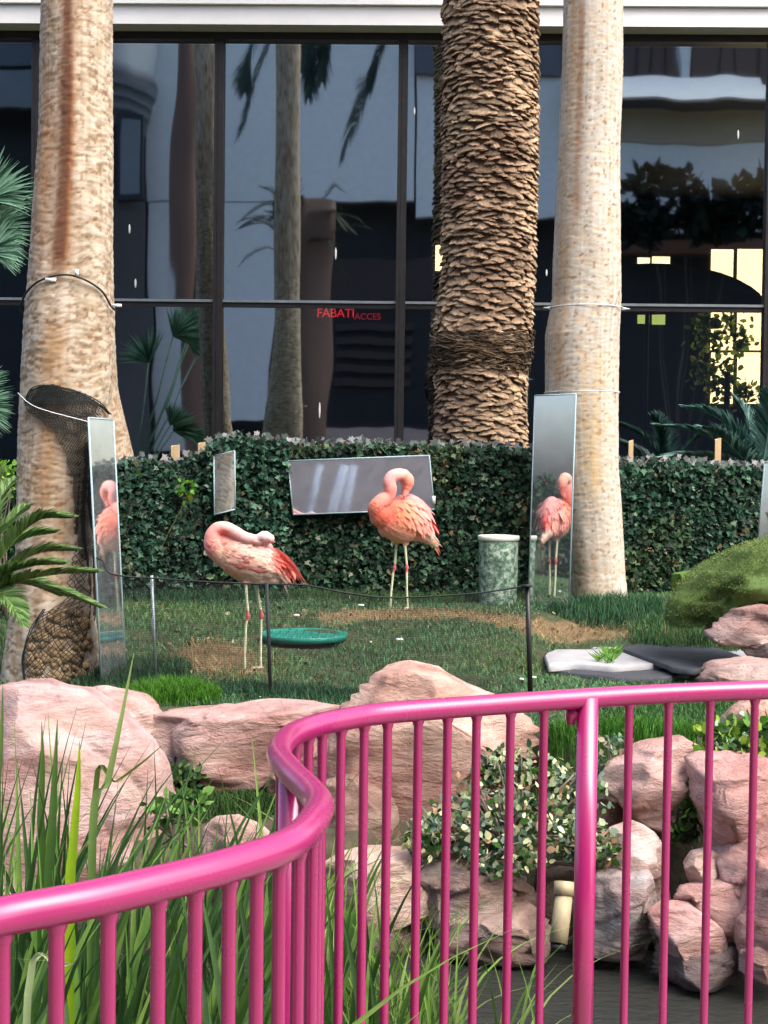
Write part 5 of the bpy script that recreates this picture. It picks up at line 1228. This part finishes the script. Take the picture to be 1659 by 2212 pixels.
for i, (a, b) in enumerate(zip(mx, mx[1:])):
    for (z0, z1) in ((0.3, zmid - .06), (zmid + .014, zhead)):
        m = MB(); sk_ = rnd.uniform(-.006, .006); m.quad((a + .05, YG + .02, z0), (b - .05, YG + .02 + sk_, z0), (b - .05, YG + .02 + sk_, z1), (a + .05, YG + .02, z1)); m.build('window_pane', M_glass, tb, False)
for (u, v, L) in [(277, 492, .07), (290, 610, .07), (690, 886, .12), (725, 547, .09), (895, 240, .06), (1591, 294, .07), (1180, 590, .05)]:  # small pale upright streaks on the panes
    p = aty(u, v, YG); m = MB(); m.ell((p.x, YG + .008, p.z), (.010, .004, L * .7), M=None, nu=8, nv=6); m.build('pale_streak', M_streak, tb)
TH = R(-1.2)
# room behind the glass
m = MB(); m.box((X0, YG + .3, .28), (X1, 26, .30), (.5, .5, .5)); m.build('room_floor', M_dark, tb, False)
m = MB(); m.box((X0, YG + .2, 6.2), (X1, 26, 6.4)); m.build('room_ceiling', M_dark, tb, False)
m = MB(); m.box((X0 - .2, YG - .3, .28), (X0, 26, 7.4)); m.build('side_wall', M_dark, tb, False)
m = MB(); m.box((X1, YG - .3, .28), (X1 + .2, 26, 7.4)); m.build('side_wall', M_dark, tb, False)
YB = 24.0
M_cream = emit('bright_cream_view', srgb(250, 228, 175), 2.6); M_green = emit('bright_garden_view', srgb(165, 185, 105), 1.3); M_red = emit('red_led', (1, .03, .06), 0.75)  # far windows glow in place of the daylight outside them
m = MB(); m.box((X0, YB + .02, .3), (X1, YB + .2, 6.2)); m.build('back_wall', M_dark, tb, False)
def lit(u0, v0, u1, v1, mat):
    a, b = aty(u0, v1, YB), aty(u1, v0, YB); m = MB(); m.quad((a.x, YB, a.z), (b.x, YB, a.z), (b.x, YB, b.z), (a.x, YB, b.z)); return m.build('lit_window', mat, tb, False)
for r_ in [(1506, 541, 1556, 650, M_cream), (1562, 541, 1650, 650, M_cream), (1506, 668, 1556, 757, M_cream), (1562, 668, 1650, 757, M_cream), (1506, 763, 1556, 872, M_cream), (1562, 763, 1650, 872, M_cream), (1350, 558, 1377, 576, M_cream), (1381, 556, 1420, 576, M_cream), (1350, 668, 1376, 700, M_green), (1381, 668, 1410, 702, M_green), (915, 530, 960, 585, M_cream), (922, 660, 960, 700, M_cream), (1168, 560, 1190, 590, M_green), (1168, 670, 1185, 700, M_green)]: lit(*r_)
P = []
for (u, v, r_) in [(1525, 700, 30), (1580, 700, 34), (1530, 740, 30), (1600, 735, 22), (1520, 800, 30), (1570, 800, 34), (1560, 850, 36), (1610, 850, 24)]:
    c = aty(u, v, 23.2); a = rng.normal(0, 1, (70, 3)) * (r_ / FP * 23.2 * .55); a[:, 1] *= .3; P.append(np.array(c) + a)
P = np.concatenate(P); n = len(P)
tsh = thing('potted_tree', 'leafy green tree seen through the far window behind the dark glass', 'plant', (aty(1570, 880, 23.2).x, 23.2, .3))
leaves_np(P, rng.uniform(.08, .17, n), palette(n, [srgb(150, 175, 100), srgb(90, 120, 60)], [1, 1]), 'foliage', attr_mat('backlit_leaf', .6, .1, 10, trans=0.75), tsh, 'stuff')
m = MB(); m.tube([(tsh.location.x, 23.2, .3), (tsh.location.x, 23.2, 3.2)], .05, 8, (.05, .04, .03)); m.build('trunk', M_plain, tsh)
def umbrella():
    c = aty(1400, 575, 20); t = thing('parasol', 'dark domed parasol silhouetted inside behind the glass', 'parasol', (c.x, 20, .3)); r_ = 245 / FP * 20; m = MB()
    h = 78 / FP * 20; prof = [(0.001, 0)] + [(r_ * math.sin(R(a)), -h * (1 - math.cos(R(a))) / (1 - math.cos(R(75))) ) for a in (10, 20, 30, 40, 50, 60, 68, 75)]
    m.lathe([(a * 1.03, b) for a, b in prof], 32, c); m.build('canopy', simple('navy_canvas', (.014, .02, .035), .9, .1, 5, bmp=0), t)
    m = MB(); m.tube([c, (c.x, 20, .3)], .03, 8); m.build('pole', M_frame, t)
umbrella()
def text(body, size, loc, mat, name, parent=None, ext=0.004, rotz=0):
    cu = bpy.data.curves.new(name, 'FONT'); cu.body = body; cu.size = size; cu.extrude = ext; cu.space_character = 0.95
    o = bpy.data.objects.new(name, cu); C.objects.link(o); dg = bpy.context.evaluated_depsgraph_get(); me = bpy.data.meshes.new_from_object(o.evaluated_get(dg)); bpy.data.objects.remove(o)
    me.materials.clear(); me.materials.append(mat); a = bpy.data.objects.new(name, me); C.objects.link(a); a.location = loc; a.rotation_euler = (R(90), 0, rotz)
    if parent: a.parent = parent; a.matrix_parent_inverse = Matrix.Translation(parent.location).inverted()
    return a
p = aty(684, 684, 17); ts = thing('led_sign', 'red glowing sign lettering hanging inside behind the dark glass', 'sign', (p.x + .45, 17, p.z))
text('FABATI', 0.15, (p.x, 16.98, p.z - .005), M_red, 'lettering', ts); text('ACCES', 0.11, (p.x + .46, 16.98, p.z - .03), emit('dim_red_led', (.8, .03, .06), 0.35), 'lettering', ts)
m = MB(); m.box((p.x - .05, 17.0, p.z - .08), (p.x + .95, 17.04, p.z + .17)); m.build('panel', M_dark, ts, False)

# ================================================================== WHAT THE GLASS REFLECTS: the place behind the camera
def atr(u, v, y):                                # the real point whose image in the glass is seen at (u, v)
    c_, n_ = Vector((0, YG, 0)), Vector((-math.sin(TH), math.cos(TH), 0)); yy = 2 * YG - y
    for _ in range(4):
        p = aty(u, v, yy); q = p - n_ * 2 * (p - c_).dot(n_); yy += (q.y - y)
    return q
tb.rotation_euler = (0, 0, TH)
tr = thing('hotel_building', 'pale rendered building across the walkway, seen only as a reflection in the glass', 'building', (0, -11, 0))
def rect(u0, v0, u1, v1, y, th, col, name, mat=M_plain, lean=0):
    a, b = atr(u0, v1, y), atr(u1, v0, y); m = MB(); m.box((min(a.x, b.x), y - th, max(-0.05, a.z)), (max(a.x, b.x), y, b.z), col)
    if lean: m.v = [(p[0], p[1] + (lean if p[2] < (a.z + b.z) / 2 else 0), p[2]) for p in m.v]
    return m.build(name, mat, tr, False)
wallc = srgb(236, 240, 242); dk = (.02, .022, .028); brn = (.055, .04, .04)
YB2 = -10
for (u0, v0, u1, v1, dy, col, nm) in [
    (328, -60, 620, 432, 0, wallc, 'wall_panel'), (622, -60, 878, 432, 0, wallc, 'wall_panel'), (328, 436, 392, 975, 0, wallc, 'wall_panel'), (430, 436, 606, 905, 0, wallc, 'wall_panel'),
    (880, -60, 1200, 160, .2, srgb(95, 100, 112), 'upper_wall'), (880, 166, 1200, 470, 0, wallc, 'wall_panel'), (1202, 166, 1345, 470, 0, wallc, 'wall_panel'),
    (1200, -60, 1480, 160, -.6, srgb(92, 76, 74), 'window_band'), (1500, -60, 2000, 190, -.6, srgb(92, 76, 74), 'window_band'), (1480, -60, 1500, 165, 0, srgb(225, 228, 228), 'pier'),
    (1202, 164, 1640, 232, .35, srgb(225, 228, 228), 'balcony_band'), (1640, 180, 2000, 225, .35, srgb(225, 228, 228), 'balcony_band'), (1345, 236, 2000, 306, 0, srgb(170, 160, 145), 'tan_band'), (1345, 310, 2000, 500, 0, wallc, 'wall_panel'), 
    (-500, -60, 90, 140, 0, srgb(90, 98, 108), 'upper_wall'), (-500, 150, 90, 230, .3, srgb(120, 130, 138), 'ledge')]:
    rect(u0, v0, u1, v1, YB2 + dy, .25, col, nm, lean=1.1 if nm == 'balcony_band' else 0)  # balcony bands lean out at the foot to catch more sky light
rect(-700, -80, 2400, 1100, YB2 - 1.2, .2, dk, 'recess_wall')
for u in (1275, 1310, 1345, 1380, 1420, 1455, 1545, 1590, 1635): rect(u, 60, u + 7, 190, YB2 - .55, .05, dk, 'window_bar')
for v in (700, 730, 760, 790, 820): rect(720, v, 900, v + 14, YB2 - 1.0, .1, brn, 'louvre')
rect(690, 560, 960, 650, YB2 - .9, .1, brn, 'beam'); rect(1340, 520, 2000, 545, YB2 + .5, .5, srgb(120, 90, 80), 'planter_ledge')
# white poles added out of view to put pale streaks in the wide mirror
tf = thing('streak_poles', 'pale poles added behind the camera to streak the wide mirror', 'frame', (-1, -9, 0))
def atm(u, v, y, ym=10.4):
    p = aty(u, v, 2 * ym - y); return Vector((p.x, y, p.z))
m = MB()
for (ua, va, ub, vb, w) in [(745, 985, 700, 1120, .05), (765, 985, 728, 1120, .035), (690, 985, 655, 1120, .03)]:
    a, b = atm(ua, va - 30, -8.5), atm(ub, vb, -8.5); m.tube([a, b], w * 2.3, 8, (.9, .9, .9))
m.build('pole', M_plain, tf)
m = MB(); a = atm(560, 900, -9.4); b = atm(1000, 1200, -9.4); m.box((a.x, -9.5, 0), (b.x, -9.4, a.z), srgb(190, 168, 158)); m.build('mirror_backdrop', M_plain, tr, False)  # brown wall added out of view as backdrop for the wide mirror
# round stair tower
def tower():
    c = atr(225, 500, -9); r_ = 118 / FP * 38; ztop = atr(225, -60, -9).z; t = thing('round_tower', 'round tower with stepped rings, seen only reflected in the glass', 'tower', (c.x, -9, 0))
    z = lambda v: atr(225, v, -9).z
    prof = [(r_ * .82, 0), (r_ * .82, z(290)), (r_ * .86, z(288)), (r_ * .9, z(262)), (r_ * .94, z(256)), (r_ * .95, z(238)), (r_ * .98, z(234)), (r_ * 1.0, z(214)), (r_ * 1.04, z(210)), (r_ * 1.05, z(190)), (r_ * .95, z(160)), (r_ * .95, ztop)]
    m = MB(); cols = [srgb(88, 92, 98), srgb(88, 92, 98)] + [srgb(60, 66, 75) if i % 2 else srgb(130, 138, 145) for i in range(8)] + [srgb(150, 158, 165)] * 2
    m.lathe(prof, 40, (c.x, -9, 0), cols=cols); m.build('wall', M_plain, t)
    a, b = atr(270, 420, -8), atr(312, 262, -8); m = MB(); yy = -9 + r_ * .80; m.box((a.x - .12, yy - .3, a.z - .15), (b.x + .12, yy, b.z + .15), dk); m.build('window_frame', M_plain, t, False)
    m = MB(); m.box((a.x, yy - .2, a.z), (b.x, yy + .01, b.z), srgb(120, 128, 135)); m.build('window_pane', M_plain, t, False)
tower()
# palms behind the camera
def back_palm(label, u, y, wpx, vtop, col, vbot=1100):
    a = atr(u, vtop, y); t = thing('palm_tree', label, 'palm tree', (a.x, y, -.05)); r_ = wpx / 2 / FP * (2 * YG - y); m = MB()
    pts = [(a.x + .05 * math.sin(i * .9), y, -.05 + (a.z + .05) * i / 10) for i in range(11)]; m.tube(pts, [r_ * (1.1 - .1 * math.sin(i)) for i in range(11)], 20, col); m.build('trunk', M_bark, t); return t, a
t1, a1 = back_palm('slim palm across the walkway, seen only as a reflection in the left window', 410, -3, 36, -40, srgb(120, 95, 85))
for px in [[(640, -30), (590, 60), (545, 170), (512, 285)], [(600, -40), (560, 50), (530, 120), (520, 190)], [(760, -40), (715, 60), (690, 130), (685, 205)], [(700, -30), (680, 50), (668, 110), (660, 150)], [(860, -40), (830, 60), (785, 190), (748, 335)], [(900, -50), (850, 40), (810, 120), (790, 190)], [(800, -40), (740, 40), (720, 110), (715, 170)]]:
    m = MB(); frond_mb(m, [atr(u, v, -2 + .2 * j) for j, (u, v) in enumerate(px)], .62, .05, 44, srgb(40, 55, 50), srgb(60, 80, 70), lift=.1, rr=.02, droop=.6); m.build('frond', M_leaf, t1)
t2, a2 = back_palm('stout palm across the walkway with a ragged skirt, seen only as a reflection', 655, -4.2, 112, 440, srgb(100, 82, 74))
for i in range(30):
    a = rnd.uniform(0, 6.28); m = MB(); st_ = a2 + Vector((math.cos(a) * .5, math.sin(a) * .5, rnd.uniform(-1.2, .1)))
    L = rnd.uniform(.7, 1.3); d = Vector((math.cos(a), math.sin(a) * .4, rnd.uniform(-.4, .7))).normalized()
    frond_mb(m, [st_, st_ + d * L * .5 + Vector((0, 0, .15)), st_ + d * L + Vector((0, 0, -.1))], .3, .03, 14, srgb(40, 50, 42), srgb(70, 80, 60), lift=.1, rr=.012); m.build('frond', M_leaf, t2)
shrub('dark bush on a planter ledge, seen only reflected in the right window', [((atr(1440, 430, -8).x, -8, atr(1440, 430, -8).z), (1.2, .4, .9)), ((atr(1540, 470, -8).x, -8, atr(1540, 470, -8).z), (1.0, .4, .7)), ((atr(1380, 490, -8).x, -8, atr(1380, 490, -8).z), (.7, .4, .5)), ((atr(1640, 450, -8).x, -8, atr(1640, 450, -8).z), (1.0, .4, .9))], 900, .45, [srgb(38, 52, 45), srgb(25, 35, 32)], [1, 1], 8, base=Vector((atr(1480, 520, -8).x, -8, 0)))

# ================================================================== FOREGROUND STRAP LEAVES
def clump(label, base, n, hts, spread, width, lean, cols, name='strap_leaf_plant', group='clumps of strap leaves along the rail', fan=1.0, bend=0.12):
    t = thing(name, label, 'plant', base, group)
    for k in range(n):
        a = rnd.uniform(0, 2 * math.pi); r_ = rnd.random() ** .5 * spread; b = Vector((base.x + r_ * math.cos(a) * 1.3, base.y + r_ * math.sin(a), base.z))
        H = rnd.uniform(*hts); lx = rnd.gauss(lean[0], lean[1]) * H; ly = rnd.gauss(0, .12) * H
        tip = b + Vector((lx, ly, H)); c = rnd.choice(cols); g = rnd.uniform(.8, 1.2); c = tuple(x * g for x in c); c2 = tuple(x * 1.25 for x in c)
        m = MB(); m.blade(b, tip, rnd.uniform(width * .65, width * 1.1), Vector((-lx * bend * 1.5, 0, abs(lx) * bend)), 8, c, c2, .3, side=Vector((math.cos(rnd.uniform(-.9, .9)), math.sin(rnd.uniform(-.9, .9)), 0)))
        m.build('leaf', M_blade, t)
g3 = [srgb(64, 98, 42), srgb(90, 130, 58), srgb(50, 80, 40), srgb(120, 154, 76), srgb(78, 114, 66)]
zb_ = -0.06
for (x, y, n, h, lab) in [(-0.88, 3.35, 34, (.55, 1.02), 'strap leaf clump at the far left nearest the boulder'), (-0.58, 3.2, 34, (.5, 1.0), 'strap leaf clump with the yellowish blade, second from the left'), (-0.72, 2.55, 30, (.4, .85), 'strap leaf clump low behind the left balusters'),
                          (-0.33, 2.95, 30, (.4, .86), 'strap leaf clump with a long bent leaf in the middle of the bed'), (-0.12, 3.4, 26, (.3, .72), 'strap leaf clump just left of the rail bend'), (-0.5, 3.9, 30, (.5, .92), 'strap leaf clump further back near the small pink rock'),
                          (-1.05, 3.9, 26, (.5, .95), 'strap leaf clump beside the large left boulder'), (-0.95, 2.9, 26, (.5, .9), 'strap leaf clump cut off by the left edge of view'), (-0.40, 2.35, 24, (.3, .62), 'short strap leaf clump under the descending handrail'),
                          (-0.72, 3.0, 34, (.45, .9), 'dense strap leaf clump directly behind the yellow-green leaf'), (-0.45, 3.45, 34, (.4, .8), 'dense strap leaf clump between the small pink rock and the rail'), (-0.2, 2.65, 24, (.3, .62), 'strap leaf clump low behind the balusters left of the bend'),
                          (-0.6, 2.1, 26, (.3, .7), 'strap leaf clump lowest in view behind the leftmost balusters'), (-0.85, 2.15, 22, (.35, .75), 'strap leaf clump at the lower left edge'), (-0.05, 3.0, 22, (.25, .5), 'low strap leaf clump at the foot of the rail bend'), (-0.25, 3.75, 28, (.35, .68), 'strap leaf clump in front of the small pinkish rock'), (-0.75, 3.7, 30, (.5, .9), 'strap leaf clump in front of the right flank of the big boulder')]:
    clump(lab, Vector((x, y, zb_)), n, h, .15, .021, (.12, .18), g3)
# single tall and special leaves
def one_leaf(px, y, w, c, c2, label):
    m = MB(); P_ = [aty(u, v, y) for u, v in px]; b = Vector((P_[0].x, y, zb_)); pts = catmull([b] + P_, 5); n = len(pts); v = []; f = []; cc = []
    for i, p in enumerate(pts):
        t_ = i / (n - 1); ww = w / 2 * (1 - t_ ** 2.5) + .0006; v += [(p.x - ww, p.y, p.z), (p.x, p.y + ww * .4, p.z), (p.x + ww, p.y, p.z)]; q = tuple(c[k] * (1 - t_) + c2[k] * t_ for k in range(3)); cc += [q] * 3
    for i in range(n - 1): a = 3 * i; f += [(a, a + 1, a + 4, a + 3), (a + 1, a + 2, a + 5, a + 4)]
    m.add(v, f, cc); tag(m.build('tall_leaf', M_blade), label, 'leaf', 'single tall leaves above the clumps')
one_leaf([(200, 1800), (232, 1690), (260, 1560), (289, 1412)], 3.1, .018, srgb(80, 120, 50), srgb(170, 195, 120), 'tallest single leaf reaching up past the flat rock to the netting')
one_leaf([(150, 1990), (158, 1830), (168, 1700), (172, 1600)], 2.7, .02, srgb(140, 180, 30), srgb(165, 205, 40), 'yellow-green leaf standing out of the second clump')  # one vivid yellow-green blade
one_leaf([(-5, 1780), (0, 1650), (4, 1560), (6, 1480)], 3.0, .012, srgb(70, 105, 50), srgb(120, 150, 80), 'thin leaf at the very left edge against the boulder')
one_leaf([(105, 1960), (112, 1800), (118, 1680), (124, 1555)], 3.0, .022, srgb(50, 85, 35), srgb(90, 130, 60), 'dark upright leaf left of the yellow-green one')
one_leaf([(90, 1880), (88, 1760), (92, 1650), (90, 1560)], 3.3, .02, srgb(60, 95, 40), srgb(100, 140, 60), 'green pointed leaf before the big boulder, left of the dark one')
one_leaf([(205, 1720), (250, 1690), (310, 1645), (352, 1608)], 3.2, .012, srgb(70, 100, 40), srgb(120, 140, 60), 'leaf arching right across the edge of the big boulder')
one_leaf([(60, 2150), (130, 2090), (150, 2080), (20, 2070)], 2.3, .012, srgb(150, 180, 120), srgb(190, 205, 160), 'folded pale leaf tip low behind the first balusters')
# thin light grass clumps by the water
for (u, v, y, n, lab) in [(880, 2210, 3.9, 26, 'thin pale sedge clump in the water left of the pipe'), (960, 2260, 3.75, 22, 'thin sedge clump right of its pale neighbour, below the centre boulder'), (760, 2200, 4.0, 24, 'thin sedge clump behind the balusters right of the rail bend'), (1110, 2330, 3.7, 12, 'sparse sedge clump nearest the pipe'), (690, 2050, 3.9, 24, 'sedge clump at the water edge just right of the rail bend')]:
    p = aty(u, v, y); clump(lab, Vector((p.x, p.y, max(p.z - .1, -.5))), n, (.28, .55), .06, .009, (.15, .35), [srgb(110, 150, 60), srgb(140, 175, 90), srgb(85, 120, 55), srgb(165, 190, 120)], name='sedge_plant', group='thin sedge clumps at the water edge', bend=.2)

# ================================================================== PINK RAILING
tr_ = thing('pink_railing', 'bright pink painted metal railing bending in an S in the foreground', 'railing', (path[60].x, path[60].y, 0))
m = MB(); m.tube(path, .0232, 24); m.build('handrail', M_rail, tr_)
low = [Vector((p.x, p.y, .1)) for p in path]; m = MB(); m.tube(low, .016, 12); m.build('bottom_rail', M_rail, tr_)
def rail_at(u, v0=None):
    """point of the rail path whose picture u is nearest; v0 picks the branch"""
    best = None
    for p in path:
        d = RM.transposed() @ (p - CAM); pu = CX + FP * d.x / -d.z; pv = CY - FP * d.y / -d.z
        e = abs(pu - u) + (0.3 * abs(pv - v0) if v0 else 0)
        if best is None or e < best[0]: best = (e, p)
    return best[1]
bal = []
acc = [0]
for i in range(1, len(path)): acc.append(acc[-1] + (path[i] - path[i - 1]).length)
def at_s(s):
    for i in range(1, len(path)):
        if acc[i] >= s: return path[i - 1].lerp(path[i], (s - acc[i - 1]) / (acc[i] - acc[i - 1]))
    return path[-1]
def uof(p):
    d = RM.transposed() @ (p - CAM); return CX + FP * d.x / -d.z
def s_of(u, s0, s1):
    best = min(((abs(uof(at_s(s0 + (s1 - s0) * k / 600)) - u), s0 + (s1 - s0) * k / 600) for k in range(601))); return best[1]
i_bend = max(range(len(path)), key=lambda i: uof(path[i]) if path[i].y < 2.35 and i < 80 else -1e9); s_bend = acc[i_bend]
i_back = min((i for i in range(i_bend, len(path))), key=lambda i: uof(path[i])); s_back = acc[i_back]
SS = [s_of(u, 0, s_bend) for u in (-215, -105, 5, 122, 235, 342, 422, 495, 555, 604, 645, 675)]
SS += [s_bend + (s_back - s_bend) * f for f in (.12, .37, .86)]
SS += [s_of(u, s_back, acc[-1]) for u in (640, 666, 697, 737, 788, 838, 904, 968, 1031, 1104, 1176, 1359, 1445, 1535, 1631, 1735)]
for s in SS:
    p = at_s(s); m = MB(); m.tube([(p.x, p.y, ZR - .010), (p.x, p.y, ZR - .0235), (p.x, p.y, ZR - .028), (p.x, p.y, ZR - .034), (p.x, p.y, .09)], [.0135, .0132, .0118, .0098, .0098], 12, cap=False); m.build('baluster', M_rail, tr_)
p = at_s(s_bend + (s_back - s_bend) * .62); m = MB(); m.tube([(p.x, p.y, ZR - .01), (p.x, p.y, 0)], .021, 18); m.build('post', M_rail, tr_, label='post at the bend')
p = at_s(s_of(1265, s_back, acc[-1])); m = MB(); m.tube([(p.x + .004, p.y - .003, ZR + .004), (p.x + .004, p.y - .003, 0)], .0245, 20); po = m.build('post', M_rail, tr_, label='thick right post')
m = MB(); m.box((p.x - .045, p.y - .012, ZR - .05), (p.x - .018, p.y + .012, ZR - .022)); m.tube([(p.x - .034, p.y, ZR - .06), (p.x - .034, p.y, ZR - .015)], .010, 10); m.build('bracket', M_rail, tr_)
